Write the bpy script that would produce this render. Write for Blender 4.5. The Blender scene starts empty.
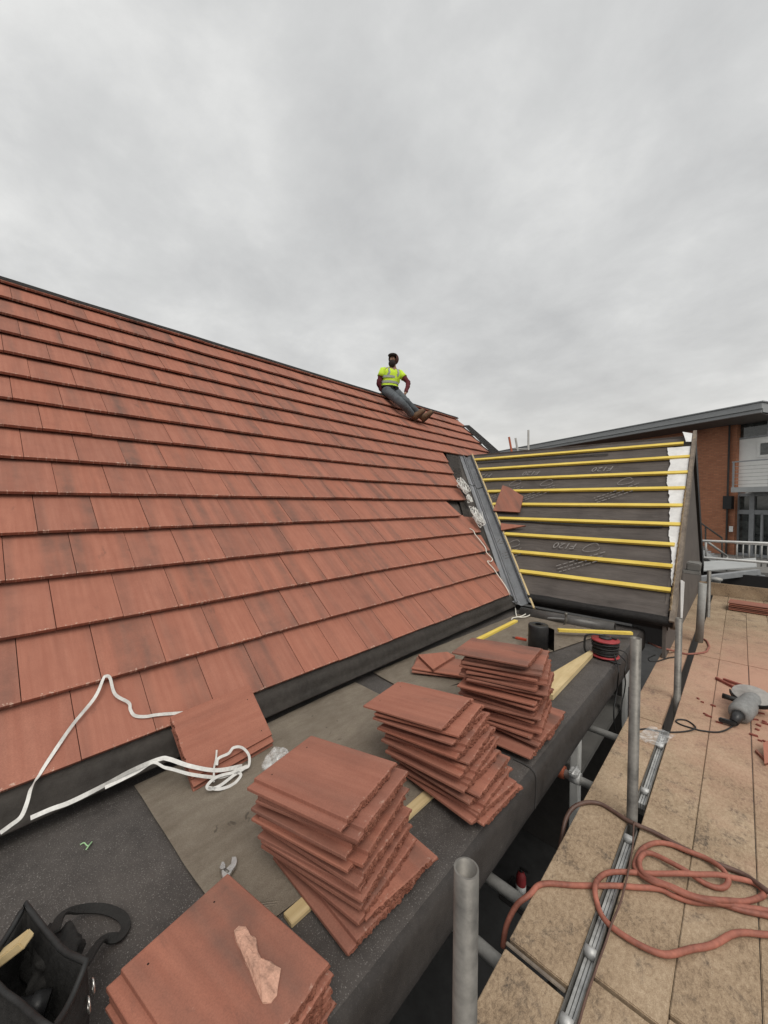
import bpy, bmesh, math, random
import numpy as np
from mathutils import Vector, Matrix, noise as mnoise
random.seed(7)
S = bpy.context.scene
COL = S.collection
R_ = math.radians

# ------------------------------------------------------------------ camera
FPX, PIT, ROL, YAW = 385.0, .0244, .0062, .7482
F0 = np.array([-math.sin(YAW), math.cos(YAW), 0]); RX = np.array([math.cos(YAW), math.sin(YAW), 0]); UZ = np.array([0, 0, 1.])
CF = F0*math.cos(PIT) - UZ*math.sin(PIT); CU0 = UZ*math.cos(PIT) + F0*math.sin(PIT)
CR = RX*math.cos(ROL) + CU0*math.sin(ROL); CU = CU0*math.cos(ROL) - RX*math.sin(ROL)
cam = bpy.data.cameras.new('camera'); camo = bpy.data.objects.new('camera', cam); COL.objects.link(camo)
cam.sensor_fit = 'VERTICAL'; cam.sensor_height = 36; cam.lens = FPX/1024*36
cam.clip_start = .02; cam.clip_end = 3000
camo.matrix_world = Matrix([[CR[0], CU[0], -CF[0], 0], [CR[1], CU[1], -CF[1], 0], [CR[2], CU[2], -CF[2], 0], [0, 0, 0, 1]])
S.camera = camo
# ------------------------------------------------------------------ sky, sun, exposure
SUN_EL, SUN_AZ = R_(55), R_(120)
world = bpy.data.worlds.new('World'); S.world = world; world.use_nodes = True
nt = world.node_tree; N = nt.nodes; L = nt.links
for n_ in list(N): N.remove(n_)
out = N.new('ShaderNodeOutputWorld'); bg = N.new('ShaderNodeBackground'); sky = N.new('ShaderNodeTexSky')
sky.sky_type = 'NISHITA'; sky.sun_disc = False; sky.sun_elevation = SUN_EL; sky.sun_rotation = SUN_AZ
sky.air_density = 1.0; sky.dust_density = 4.0
bg.inputs[1].default_value = .1
tc = N.new('ShaderNodeTexCoord'); sep = N.new('ShaderNodeSeparateXYZ'); L.new(tc.outputs['Generated'], sep.inputs[0])
def wm(op, a, b=None, c=None):
    m = N.new('ShaderNodeMath'); m.operation = op
    for i, v in enumerate((a, b, c)):
        if v is None: continue
        if hasattr(v, 'links'): L.new(v, m.inputs[i])
        else: m.inputs[i].default_value = v
    return m.outputs[0]
zz = wm('ADD', wm('MAXIMUM', sep.outputs[2], 0.0), .22)
comb = N.new('ShaderNodeCombineXYZ')
L.new(wm('DIVIDE', sep.outputs[0], zz), comb.inputs[0]); L.new(wm('DIVIDE', sep.outputs[1], zz), comb.inputs[1])
def wnoise(scale, det, rough, dist, off):
    mp = N.new('ShaderNodeMapping'); mp.inputs['Location'].default_value = off; L.new(comb.outputs[0], mp.inputs[0])
    t = N.new('ShaderNodeTexNoise'); t.inputs['Scale'].default_value = scale; t.inputs['Detail'].default_value = det
    t.inputs['Roughness'].default_value = rough; t.inputs['Distortion'].default_value = dist; L.new(mp.outputs[0], t.inputs[0])
    return t.outputs[0]
c1 = wnoise(1.0, 5, .5, 0, (3.1, 1.7, 0)); c2 = wnoise(3.0, 9, .62, .15, (9.2, 4.4, 0))
cl = wm('ADD', wm('MULTIPLY', c1, .62), wm('MULTIPLY', c2, .38))
ramp = N.new('ShaderNodeValToRGB'); L.new(cl, ramp.inputs[0])
SKY_SCALE = 8.45
e = ramp.color_ramp.elements
e[0].position = .36; e[0].color = (.525, .53, .53, 1); e[1].position = .66; e[1].color = (.84, .84, .825, 1)
em = ramp.color_ramp.elements.new(.5); em.color = (.645, .65, .645, 1)
# the overcast brightens and warms towards the horizon
hz = N.new('ShaderNodeMix'); hz.data_type = 'RGBA'
hf = wm('POWER', wm('SUBTRACT', 1.0, wm('MINIMUM', wm('MAXIMUM', sep.outputs[2], 0.0), 1.0)), 6.0)
L.new(wm('MULTIPLY', hf, .8), hz.inputs[0]); L.new(ramp.outputs[0], hz.inputs[6]); hz.inputs[7].default_value = (.80, .765, .695, 1)
sc = N.new('ShaderNodeMix'); sc.data_type = 'RGBA'; sc.blend_type = 'MULTIPLY'; sc.inputs[0].default_value = 1
L.new(hz.outputs[2], sc.inputs[6]); sc.inputs[7].default_value = (SKY_SCALE, SKY_SCALE, SKY_SCALE, 1)
mx = N.new('ShaderNodeMix'); mx.data_type = 'RGBA'; mx.inputs[0].default_value = .96
L.new(sky.outputs[0], mx.inputs[6]); L.new(sc.outputs[2], mx.inputs[7])
L.new(mx.outputs[2], bg.inputs[0]); L.new(bg.outputs[0], out.inputs[0])
sl = bpy.data.lights.new('sun', 'SUN'); sl.energy = 1.5; sl.angle = R_(35); sl.color = (1, .95, .87)
so = bpy.data.objects.new('sun', sl); COL.objects.link(so)
sd = Vector((math.sin(SUN_AZ)*math.cos(SUN_EL), math.cos(SUN_AZ)*math.cos(SUN_EL), math.sin(SUN_EL)))
so.rotation_euler = (-sd).to_track_quat('-Z', 'Y').to_euler()
S.view_settings.view_transform = 'Standard'; S.view_settings.look = 'None'; S.view_settings.gamma = 1
S.view_settings.exposure = .30; S.view_settings.use_curve_mapping = False
S.render.engine = 'CYCLES'

# ------------------------------------------------------------------ pixel -> point on a known surface
def ray(x, y): return CF + (x-384)/FPX*CR + (512-y)/FPX*CU
def onz(x, y, z): d = ray(x, y); return Vector(d*(z/d[2]))
def onx(x, y, X): d = ray(x, y); return Vector(d*(X/d[0]))
def ony(x, y, Y): d = ray(x, y); return Vector(d*(Y/d[1]))
def at(x, y, dep): return Vector(ray(x, y)*dep)
def onp(x, y, P, n):
    d = ray(x, y); return Vector(d*(np.dot(np.array(P), np.array(n))/np.dot(d, np.array(n))))

# ------------------------------------------------------------------ materials
MATS = {}
class MatB:
    def __init__(s, name, rough=.7, metal=0, spec=.4):
        s.m = bpy.data.materials.new(name); s.m.use_nodes = True; s.t = s.m.node_tree; s.n = s.t.nodes
        s.b = s.n['Principled BSDF']; s.b.inputs['Roughness'].default_value = rough; s.b.inputs['Metallic'].default_value = metal
        s.b.inputs['Specular IOR Level'].default_value = spec
        s.tc = s.n.new('ShaderNodeTexCoord'); MATS[name] = s.m
    def link(s, a, b): s.t.links.new(a, b)
    def math(s, op, a, b=None, c=None, clamp=False):
        m = s.n.new('ShaderNodeMath'); m.operation = op; m.use_clamp = clamp
        for i, v in enumerate((a, b, c)):
            if v is None: continue
            if hasattr(v, 'links'): s.link(v, m.inputs[i])
            else: m.inputs[i].default_value = v
        return m.outputs[0]
    def map(s, src, scale=(1, 1, 1), loc=(0, 0, 0)):
        mp = s.n.new('ShaderNodeMapping'); s.link(src, mp.inputs[0]); mp.inputs['Scale'].default_value = scale
        if hasattr(loc, 'links'): s.link(loc, mp.inputs['Location'])
        else: mp.inputs['Location'].default_value = loc
        return mp.outputs[0]
    def noise(s, vec, scale, det=4, rough=.55, dist=0):
        t = s.n.new('ShaderNodeTexNoise'); s.link(vec, t.inputs[0]); t.inputs['Scale'].default_value = scale
        t.inputs['Detail'].default_value = det; t.inputs['Roughness'].default_value = rough; t.inputs['Distortion'].default_value = dist
        return t.outputs[0]
    def ramp(s, f, stops):
        r = s.n.new('ShaderNodeValToRGB'); s.link(f, r.inputs[0]); els = r.color_ramp.elements
        while len(els) < len(stops): els.new(.5)
        for e_, (p, c) in zip(els, stops):
            e_.position = p; e_.color = (c if hasattr(c, '__len__') else (c, c, c))[:3] + (1,) if hasattr(c, '__len__') else (c, c, c, 1)
        return r.outputs[0]
    def mix(s, f, a, b, mode='MIX'):
        m = s.n.new('ShaderNodeMix'); m.data_type = 'RGBA'; m.blend_type = mode
        for i, v in ((0, f), (6, a), (7, b)):
            if hasattr(v, 'links'): s.link(v, m.inputs[i])
            elif hasattr(v, '__len__'): m.inputs[i].default_value = tuple(v[:3])+(1,)
            else: m.inputs[i].default_value = v
        return m.outputs[2]
    def base(s, c):
        if hasattr(c, 'links'): s.link(c, s.b.inputs['Base Color'])
        else: s.b.inputs['Base Color'].default_value = tuple(c)+(1,)
    def bump(s, h, strength=.3, dist=.01):
        b = s.n.new('ShaderNodeBump'); s.link(h, b.inputs['Height']); b.inputs['Strength'].default_value = strength
        b.inputs['Distance'].default_value = dist; s.link(b.outputs[0], s.b.inputs['Normal'])

def plain(name, c, rough=.6, metal=0, var=.18, scale=14, spec=.4, bump=.15):
    m = MatB(name, rough, metal, spec); v = m.tc.outputs['Object']
    n = m.noise(v, scale, 6, .6); n2 = m.noise(v, scale*5, 3, .6)
    f = m.math('ADD', m.math('MULTIPLY', n, .7), m.math('MULTIPLY', n2, .3))
    d = tuple(x*(1-var*1.6) for x in c); l = tuple(min(1, x*(1+var*1.4)) for x in c)
    m.base(m.ramp(f, [(.3, d), (.7, l)])); m.bump(n2, bump, .004)
    rr = m.ramp(n, [(.3, max(0, rough-.1)), (.7, min(1, rough+.12))]); m.link(rr, m.b.inputs['Roughness'])
    return m.m

def tile_mat(name, roof):
    m = MatB(name, .82, 0, .25)
    uv = m.n.new('ShaderNodeUVMap').outputs[0]
    if roof:
        a = m.n.new('ShaderNodeAttribute'); a.attribute_name = 'rnd'; rnd = a.outputs['Fac']
    else:
        rnd = m.n.new('ShaderNodeObjectInfo').outputs['Random']
    cx = m.n.new('ShaderNodeCombineXYZ'); m.link(m.math('MULTIPLY', rnd, 37.0), cx.inputs[0]); m.link(m.math('MULTIPLY', rnd, 91.0), cx.inputs[1]); m.link(m.math('MULTIPLY', rnd, 53.0), cx.inputs[2])
    off = cx.outputs[0]
    band = m.noise(m.map(uv, (6.5, .5, 1), off), 1.0, 2, .5, .1)          # broad grey bands running with the slope
    streak = m.noise(m.map(uv, (38, 2.2, 1), off), 1.0, 4, .6)
    blot = m.noise(m.map(uv, (9, 9, 1), off), 1.0, 5, .62)
    fine = m.noise(m.map(uv, (260, 260, 1), off), 1.0, 3, .7)
    red = m.mix(m.ramp(streak, [(.35, 0), (.68, 1)]), (.355, .142, .097), (.415, .178, .123))
    red = m.mix(m.ramp(blot, [(.45, 0), (.78, .38)]), red, (.27, .105, .074))
    bf = m.math('MULTIPLY', m.ramp(band, [(.46, 0), (.68, 1)]), m.ramp(streak, [(.3, .55), (.65, .80)]))
    bf = m.math('MULTIPLY', bf, m.ramp(blot, [(.3, .45), (.62, 1)]))
    wn = m.n.new('ShaderNodeTexWhiteNoise'); wn.noise_dimensions = '1D'; m.link(m.math('MULTIPLY', rnd, 717.0), wn.inputs['W'])
    bf = m.math('MULTIPLY', bf, m.ramp(wn.outputs['Value'], [(.05, .40), (.65, 1.0)]))
    c = m.mix(bf, red, (.128, .090, .076))
    tone = m.ramp(m.math('FRACT', m.math('MULTIPLY', rnd, 191.0)), [(0, (.87, .885, .90)), (.5, (1, 1, 1)), (1, (1.0, .96, .93))])
    c = m.mix(1.0, c, tone, 'MULTIPLY')
    c = m.mix(m.ramp(fine, [(.35, .30), (.60, 0)]), c, (.14, .06, .045))
    smu = m.noise(m.map(uv, (14, 5, 1), off), 1.0, 5, .7, .4)
    c = m.mix(m.math('MULTIPLY', m.ramp(smu, [(.60, 0), (.74, .55)]), m.ramp(wn.outputs['Value'], [(.3, .2), (.9, 1)])), c, (.10, .062, .052))
    sp = m.n.new('ShaderNodeSeparateXYZ'); m.link(uv, sp.inputs[0])
    if not roof:
        for hx in (.075, .255):
            ddx = m.math('SUBTRACT', sp.outputs[0], hx); ddy = m.math('SUBTRACT', sp.outputs[1], .045)
            dd = m.math('SQRT', m.math('ADD', m.math('MULTIPLY', ddx, ddx), m.math('MULTIPLY', ddy, ddy)))
            c = m.mix(m.math('LESS_THAN', dd, .0028), c, (.02, .01, .008))
    chip = m.noise(m.map(uv, (70, 70, 1), off), 1.0, 3, .6)
    if roof:
        edge = m.math('LESS_THAN', m.math('ABSOLUTE', sp.outputs[1]), .012)
        cf = m.math('MULTIPLY', edge, m.ramp(chip, [(.57, 0), (.64, .75)]))
    else:
        edge = m.math('GREATER_THAN', m.math('ADD', sp.outputs[1], m.math('MULTIPLY', chip, .03)), .425)
        low = m.noise(m.map(uv, (16, 40, 1), off), 1.0, 4, .65)
        cf = m.math('ADD', m.math('MULTIPLY', edge, m.ramp(chip, [(.60, 0), (.70, .42)])), m.ramp(low, [(.72, 0), (.80, .38)]), clamp=True)
    c = m.mix(cf, c, (.56, .40, .32))
    m.base(c)
    m.bump(m.math('ADD', m.math('MULTIPLY', fine, .5), m.math('MULTIPLY', streak, .25)), .22, .003)
    return m.m
M_roof = tile_mat('red_roof_tiling', True); M_tile = tile_mat('red_concrete_tile', False)

def m_broken():
    m = MatB('raw_broken_clay', .95, 0, .15); v = m.tc.outputs['Object']
    n = m.noise(v, 45, 6, .7); n2 = m.noise(v, 220, 3, .6)
    m.base(m.mix(m.ramp(n2, [(.4, 0), (.7, .6)]), m.ramp(n, [(.35, (.20, .075, .05)), (.55, (.34, .14, .095)), (.75, (.46, .25, .18))]), (.12, .045, .03)))
    m.bump(m.math('ADD', n, n2), .9, .008); return m.m
M_broken = m_broken()
def m_felt(name, c0, c1, speck, sc=1):
    m = MatB(name, .78, 0, .5); v = m.tc.outputs['Object']
    big = m.noise(v, 3.1*sc, 6, .6, .3); mid = m.noise(v, 22*sc, 5, .65); fine = m.noise(v, 420, 2, .7); sc_ = m.noise(v, 230, 2, .6)
    c = m.ramp(m.math('ADD', m.math('MULTIPLY', big, .6), m.math('MULTIPLY', mid, .4)), [(.36, c0), (.64, c1)])
    c = m.mix(m.ramp(sc_, [(.60, 0), (.68, speck)]), c, (.28, .26, .245))
    c = m.mix(m.ramp(mid, [(.68, 0), (.76, .25)]), c, (.30, .27, .24))
    m.base(c); m.bump(m.math('ADD', fine, m.math('MULTIPLY', mid, .6)), .55, .006)
    m.link(m.ramp(big, [(.35, .55), (.65, .9)]), m.b.inputs['Roughness']); return m.m
M_felt = m_felt('mineral_felt', (.042, .036, .033), (.090, .079, .072), .7)
M_feltd = m_felt('smooth_black_felt', (.026, .024, .024), (.052, .048, .046), .15)
M_edge = m_felt('worn_black_edge_felt', (.020, .017, .016), (.052, .045, .041), .12)
M_lead = m_felt('eaves_felt', (.06, .052, .046), (.135, .120, .108), .1)
def m_board():
    m = MatB('grey_roof_board', .9, 0, .25); v = m.tc.outputs['Object']
    big = m.noise(v, 2.2, 6, .62, .4); mid = m.noise(m.map(v, (1, .35, 1)), 26, 5, .65); fine = m.noise(v, 260, 3, .7)
    c = m.ramp(m.math('ADD', m.math('MULTIPLY', big, .6), m.math('MULTIPLY', mid, .4)), [(.33, (.31, .255, .198)), (.66, (.515, .44, .352))])
    c = m.mix(m.ramp(fine, [(.4, .25), (.6, 0)]), c, (.09, .075, .06))
    pat = m.noise(v, 11, 3, .5, 1.0)
    c = m.mix(m.ramp(pat, [(.70, 0), (.73, .5)]), c, (.07, .06, .05))
    m.base(c); m.bump(m.math('ADD', mid, fine), .35, .004); return m.m
M_board = m_board()
def m_under():
    m = MatB('grey_membrane', .7, 0, .4); v = m.tc.outputs['Object']
    big = m.noise(v, 2.5, 5, .6); wr = m.noise(m.map(v, (1.2, 7, 7)), 2.2, 5, .6, 1.2); fine = m.noise(v, 180, 2, .6)
    c = m.ramp(m.math('ADD', m.math('MULTIPLY', big, .5), m.math('MULTIPLY', wr, .5)), [(.34, (.056, .047, .042)), (.66, (.112, .096, .087))])
    m.base(c); m.bump(m.math('ADD', wr, m.math('MULTIPLY', fine, .08)), .55, .03); return m.m
M_under = m_under()
def m_wood(name, c0, c1, dark, axis=0, sc=1, knots=False, rough=.75):
    m = MatB(name, rough, 0, .3); v = m.tc.outputs['Object']
    s3 = [26*sc]*3; s3[axis] = 1.6*sc
    g = m.noise(m.map(v, tuple(s3)), 1.0, 6, .65, .6); b = m.noise(v, 4*sc, 4, .6)
    c = m.ramp(m.math('ADD', m.math('MULTIPLY', g, .65), m.math('MULTIPLY', b, .35)), [(.34, c0), (.66, c1)])
    d = m.noise(v, 13*sc, 5, .7, .5); c = m.mix(m.ramp(d, [(.64, 0), (.76, .6)]), c, dark)
    m.base(c); m.bump(g, .25, .003); return m.m
M_batten = m_wood('yellow_treated_batten', (.64, .46, .075), (.84, .66, .165), (.30, .20, .06))
M_battenY = m_wood('yellow_treated_batten_lengthwise', (.64, .46, .075), (.84, .66, .165), (.26, .17, .05), 1)
M_pine = m_wood('pale_pine', (.46, .34, .17), (.66, .53, .31), (.3, .21, .11), 1)
M_mort = plain('weathered_mortar_and_splinters', (.27, .20, .12), .9, 0, .4, 12)
M_barge = m_wood('weathered_barge_timber', (.11, .09, .075), (.26, .215, .17), (.55, .40, .19), 1)
def m_deck():
    m = MatB('worn_scaffold_board', .88, 0, .25)
    g_ = m.n.new('ShaderNodeNewGeometry'); v = g_.outputs['Position']; oi = m.n.new('ShaderNodeObjectInfo').outputs['Random']
    cx = m.n.new('ShaderNodeCombineXYZ'); m.link(m.math('MULTIPLY', oi, 40.0), cx.inputs[0]); m.link(m.math('MULTIPLY', oi, 17.0), cx.inputs[2])
    vo = m.map(v, (1, 1, 1), cx.outputs[0])
    flake = m.noise(m.map(vo, (1, .6, 1)), 75, 6, .78, .5); big = m.noise(vo, 3.4, 6, .6, .5); fine = m.noise(vo, 330, 3, .7)
    c = m.ramp(m.math('ADD', m.math('MULTIPLY', flake, .62), m.math('MULTIPLY', big, .38)), [(.35, (.175, .125, .083)), (.48, (.37, .272, .180)), (.65, (.535, .415, .290))])
    st = m.noise(vo, 6.5, 6, .72, .6)
    st = m.math('MULTIPLY', m.ramp(st, [(.535, 0), (.66, .9)]), m.ramp(flake, [(.40, 1), (.58, .2)]))
    c = m.mix(st, c, (.075, .066, .06))
    c = m.mix(m.ramp(fine, [(.38, .35), (.55, 0)]), c, (.13, .085, .055))
    # red cutting dust lies on the boards where the tiles are cut, round (0.2, 4.6)
    sp = m.n.new('ShaderNodeSeparateXYZ'); m.link(v, sp.inputs[0])
    dx = m.math('MULTIPLY', m.math('SUBTRACT', sp.outputs[0], .25), .8); dy = m.math('MULTIPLY', m.math('SUBTRACT', sp.outputs[1], 4.7), .42)
    rr = m.math('SQRT', m.math('ADD', m.math('MULTIPLY', dx, dx), m.math('MULTIPLY', dy, dy)))
    rr = m.math('ADD', rr, m.math('MULTIPLY', m.math('SUBTRACT', m.noise(v, 5, 5, .65), .5), .9))
    c = m.mix(m.ramp(rr, [(.1, .82), (1.05, 0)]), c, (.50, .28, .205))
    m.base(c); m.bump(m.math('ADD', flake, fine), .4, .004); return m.m
M_deck = m_deck()
M_galv = plain('galvanised_tube', (.185, .175, .16), .5, .55, .35, 9)
M_galvl = plain('bright_alloy', (.50, .50, .49), .5, .35, .25, 12)
M_galvr = plain('dull_galvanised_rail', (.34, .335, .32), .55, .2, .2, 9)
M_steelgrey = plain('grey_painted_steel', (.27, .28, .29), .5, .1, .12, 6)
M_trough = plain('grey_valley_trough', (.36, .37, .39), .5, 0, .14, 5)
M_troughd = plain('valley_trough_edge', (.035, .036, .04), .6, 0, .2, 8)
M_white = plain('white_plastic', (.72, .72, .70), .5, 0, .08, 6)
M_tape = plain('white_strap', (.66, .65, .62), .5, 0, .16, 24)
M_string = plain('white_twine', (.70, .67, .60), .9, 0, .12, 60)
M_paper = plain('white_breather_sheet', (.70, .70, .69), .75, 0, .12, 5)
M_rollblk = plain('black_satin_membrane', (.075, .07, .066), .34, 0, .25, 9)
M_black = plain('black_rubber', (.018, .018, .018), .55, 0, .3, 18)
M_blackfab = plain('black_nylon_fabric', (.020, .019, .018), .85, 0, .4, 60, bump=.5)
M_blackpl = plain('black_plastic', (.026, .026, .027), .4, 0, .25, 14)
M_redpl = plain('red_plastic', (.30, .036, .040), .5, 0, .25, 14)
M_hose = plain('red_rubber_hose', (.315, .115, .080), .65, 0, .35, 9)
M_darkhose = plain('brown_rubber_hose', (.115, .065, .05), .5, 0, .25, 22)
M_rope = plain('faded_red_cord', (.30, .12, .09), .8, 0, .2, 40)
M_tooldust = plain('dusty_grey_casting', (.24, .24, .235), .7, .2, .2, 30)
M_discdust = plain('dusty_disc', (.35, .33, .31), .7, .2, .15, 30)
M_tilered = plain('dark_red_tile_edge', (.24, .07, .05), .9, 0, .25, 40, bump=.4)
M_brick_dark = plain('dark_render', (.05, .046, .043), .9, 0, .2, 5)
M_ground = plain('asphalt_ground', (.05, .05, .05), .9, 0, .3, 2)
M_conc = plain('grey_concrete', (.19, .185, .175), .85, 0, .15, 3)
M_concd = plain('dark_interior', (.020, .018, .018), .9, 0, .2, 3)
M_soffit = plain('brown_grey_soffit', (.115, .10, .092), .7, 0, .1, 1.5)
M_roofgrey = plain('grey_roof_sheet', (.31, .32, .325), .5, .1, .1, 1)
M_wallwhite = plain('white_render', (.74, .74, .72), .8, 0, .06, 1.5)
M_greywall = plain('grey_louvred_panel', (.36, .37, .37), .6, 0, .08, 2)
M_paleg = plain('pale_grey_plastic', (.30, .30, .285), .55, 0, .2, 8)
M_gable = plain('grey_gable_lining', (.115, .10, .09), .85, 0, .2, 4)
def m_glass():
    m = MatB('window_glass', .06, 0, .8); v = m.tc.outputs['Object']
    n = m.noise(m.map(v, (1, 1, 2.4)), 1.4, 4, .6, .5); n2 = m.noise(v, 5.5, 3, .6)
    m.base(m.ramp(m.math('ADD', m.math('MULTIPLY', n, .6), m.math('MULTIPLY', n2, .4)), [(.4, (.012, .015, .015)), (.62, (.07, .078, .075))])); return m.m
M_glass = m_glass()
def m_brick():
    m = MatB('orange_brick', .85, 0, .25); uv = m.n.new('ShaderNodeUVMap').outputs[0]
    b = m.n.new('ShaderNodeTexBrick'); m.link(uv, b.inputs[0]); b.inputs['Scale'].default_value = 1.0
    b.inputs['Brick Width'].default_value = .225; b.inputs['Row Height'].default_value = .075; b.inputs['Mortar Size'].default_value = .008
    b.inputs['Color1'].default_value = (.47, .20, .112, 1); b.inputs['Color2'].default_value = (.35, .14, .08, 1); b.inputs['Mortar'].default_value = (.24, .15, .10, 1)
    n = m.noise(uv, .9, 6, .65, .6); n2 = m.noise(m.map(uv, (.6, 3.2, 1)), 1.6, 4, .6)
    c = m.mix(m.ramp(n2, [(.42, 0), (.68, .7)]), b.outputs[0], (.36, .16, .09))
    c = m.mix(m.ramp(n, [(.55, 0), (.7, .5)]), c, (.13, .055, .038))
    m.base(c); m.bump(b.outputs[1], -.3, .01); return m.m
M_brick = m_brick()
M_skin = plain('skin', (.30, .165, .11), .6, 0, .08, 20)
M_hair = plain('dark_hair', (.022, .014, .012), .8, 0, .3, 60)
M_hood = plain('brown_hood', (.085, .035, .03), .85, 0, .2, 40)
M_maroon = plain('maroon_knit', (.105, .018, .024), .9, 0, .2, 30)
M_hivis = plain('hi_vis_yellow', (.58, .80, .05), .7, 0, .12, 14)
M_reflect = plain('grey_reflective_tape', (.33, .34, .32), .4, .2, .1, 30)
M_trouser = plain('grey_work_trousers', (.088, .098, .108), .9, 0, .3, 14)
M_boot = plain('tan_leather_boot', (.15, .088, .05), .75, 0, .3, 25)
M_sole = plain('boot_sole', (.055, .035, .025), .8, 0, .2, 25)
M_print = plain('faint_white_print', (.215, .20, .19), .75, 0, .35, 40)
M_chrome = plain('chrome_steel', (.62, .60, .57), .3, .9, .15, 25)
M_orange = plain('orange_red_tool', (.55, .09, .045), .5, 0, .15, 20)
M_green = plain('pale_green_twine', (.34, .55, .30), .7, 0, .1, 40)
M_copper = plain('rusty_red_clamp', (.34, .09, .045), .6, .3, .2, 30)
def m_clear():
    m = MatB('clear_film', .12, 0, .6); v = m.tc.outputs['Object']
    n = m.noise(v, 16, 3, .5, 1.5)
    m.base((.86, .87, .87)); m.bump(n, .8, .01)
    m.link(m.ramp(n, [(.40, .16), (.66, .50)]), m.b.inputs['Alpha']); return m.m
M_clear = m_clear()
M_label = plain('black_printed_label', (.03, .03, .03), .5, 0, .1, 30)

# ------------------------------------------------------------------ mesh helpers
def finish(name, bm, mat, parent=None, loc=None, smooth=False, rot=None, weld=False):
    me = bpy.data.meshes.new(name)
    if weld: bmesh.ops.remove_doubles(bm, verts=bm.verts, dist=1e-5)
    off = None
    if parent is not None and loc is None: off = Vector(parent.get('_base', (0, 0, 0)))
    elif loc is not None: off = Vector(loc)
    if off is not None: bmesh.ops.translate(bm, verts=bm.verts, vec=-off)
    bm.normal_update(); bm.to_mesh(me); bm.free()
    for m in (mat if isinstance(mat, (list, tuple)) else [mat]): me.materials.append(m)
    if smooth:
        for p in me.polygons: p.use_smooth = True
    o = bpy.data.objects.new(name, me); COL.objects.link(o)
    if parent is not None:
        o.parent = parent
        o['_base'] = tuple(parent.get('_base', (0, 0, 0)))
    elif loc is not None:
        o.location = loc; o['_base'] = tuple(loc)
    return o
def tag(o, label=None, cat=None, group=None, kind=None):
    if label: o['label'] = label
    if cat: o['category'] = cat
    if group: o['group'] = group
    if kind: o['kind'] = kind
    return o
def thing(name, label, cat, loc, group=None):
    o = bpy.data.objects.new(name, None); COL.objects.link(o); o.location = loc; o['_base'] = tuple(loc); o.empty_display_size = .1
    return tag(o, label, cat, group)
def frame(p, x, y=None, z=None):
    """matrix with local x along x, z near given up"""
    x = Vector(x).normalized(); z = Vector(z if z is not None else (0, 0, 1)); y2 = z.cross(x).normalized(); z2 = x.cross(y2)
    return Matrix(((x[0], y2[0], z2[0], p[0]), (x[1], y2[1], z2[1], p[1]), (x[2], y2[2], z2[2], p[2]), (0, 0, 0, 1)))
def box(bm, c, s, mat=None, mi=0, bev=0, M=None):
    r = bmesh.ops.create_cube(bm, size=1.0); vs = r['verts']
    T = Matrix.Translation(c) @ Matrix.Diagonal((*s, 1))
    if M is not None: T = M @ T
    fs = set()
    for v in vs:
        v.co = T @ v.co
        fs.update(v.link_faces)
    if bev > 0:
        es = set(e for v in vs for e in v.link_edges)
        g = bmesh.ops.bevel(bm, geom=list(es), offset=bev, segments=2, affect='EDGES', clamp_overlap=True)
        fs = set(g['faces']) | set(f for f in fs if f.is_valid)
    for f in fs:
        if f.is_valid: f.material_index = mi
    return fs
def cyl(bm, a, b, r, n=16, r2=None, mi=0, cap=True):
    return tube(bm, [a, b], [r, r if r2 is None else r2], n, mi=mi, cap=cap)
def catmull(pts, sub=6, closed=False):
    P = [Vector(p) for p in pts]; o = []; n = len(P)
    for i in range(n if closed else n-1):
        p0, p1, p2, p3 = (P[(i-1) % n], P[i], P[(i+1) % n], P[(i+2) % n]) if closed else (P[max(i-1, 0)], P[i], P[i+1], P[min(i+2, n-1)])
        for k in range(sub):
            t = k/sub
            o.append(.5*((2*p1)+(p2-p0)*t+(2*p0-5*p1+4*p2-p3)*t*t+(3*p1-p0-3*p2+p3)*t**3))
    if not closed: o.append(P[-1])
    return o
def tube(bm, pts, r, n=10, closed=False, mi=0, cap=True):
    P = [Vector(p) for p in pts]; m = len(P); rs = r if hasattr(r, '__len__') else [r]*m
    rings = []; ref = None
    for i in range(m):
        if closed: t = P[(i+1) % m]-P[i-1]
        else: t = P[min(i+1, m-1)]-P[max(i-1, 0)]
        t = t.normalized() if t.length > 1e-9 else Vector((0, 0, 1))
        if ref is None: ref = t.orthogonal().normalized()
        ref = (ref - t*ref.dot(t))
        ref = ref.normalized() if ref.length > 1e-6 else t.orthogonal().normalized()
        b = t.cross(ref)
        rings.append([bm.verts.new(P[i]+(ref*math.cos(2*math.pi*k/n)+b*math.sin(2*math.pi*k/n))*rs[i]) for k in range(n)])
    for i in range(m if closed else m-1):
        A, B = rings[i], rings[(i+1) % m]
        for k in range(n):
            f = bm.faces.new((A[k], A[(k+1) % n], B[(k+1) % n], B[k])); f.material_index = mi; f.smooth = True
    if cap and not closed:
        f = bm.faces.new(rings[0][::-1]); f.material_index = mi
        f = bm.faces.new(rings[-1]); f.material_index = mi
def hollow(bm, a, b, r, t=.004, n=24, mi=0):
    """open tube with a wall thickness"""
    a = Vector(a); b = Vector(b); d = (b-a).normalized(); u = d.orthogonal().normalized(); w = d.cross(u)
    R = []
    for (p, rr) in ((a, r), (b, r), (b, r-t), (a, r-t)):
        R.append([bm.verts.new(p+(u*math.cos(2*math.pi*k/n)+w*math.sin(2*math.pi*k/n))*rr) for k in range(n)])
    for i in range(4):
        A, B = R[i], R[(i+1) % 4]
        for k in range(n):
            f = bm.faces.new((A[k], A[(k+1) % n], B[(k+1) % n], B[k])); f.material_index = mi; f.smooth = i in (0, 2)
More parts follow.
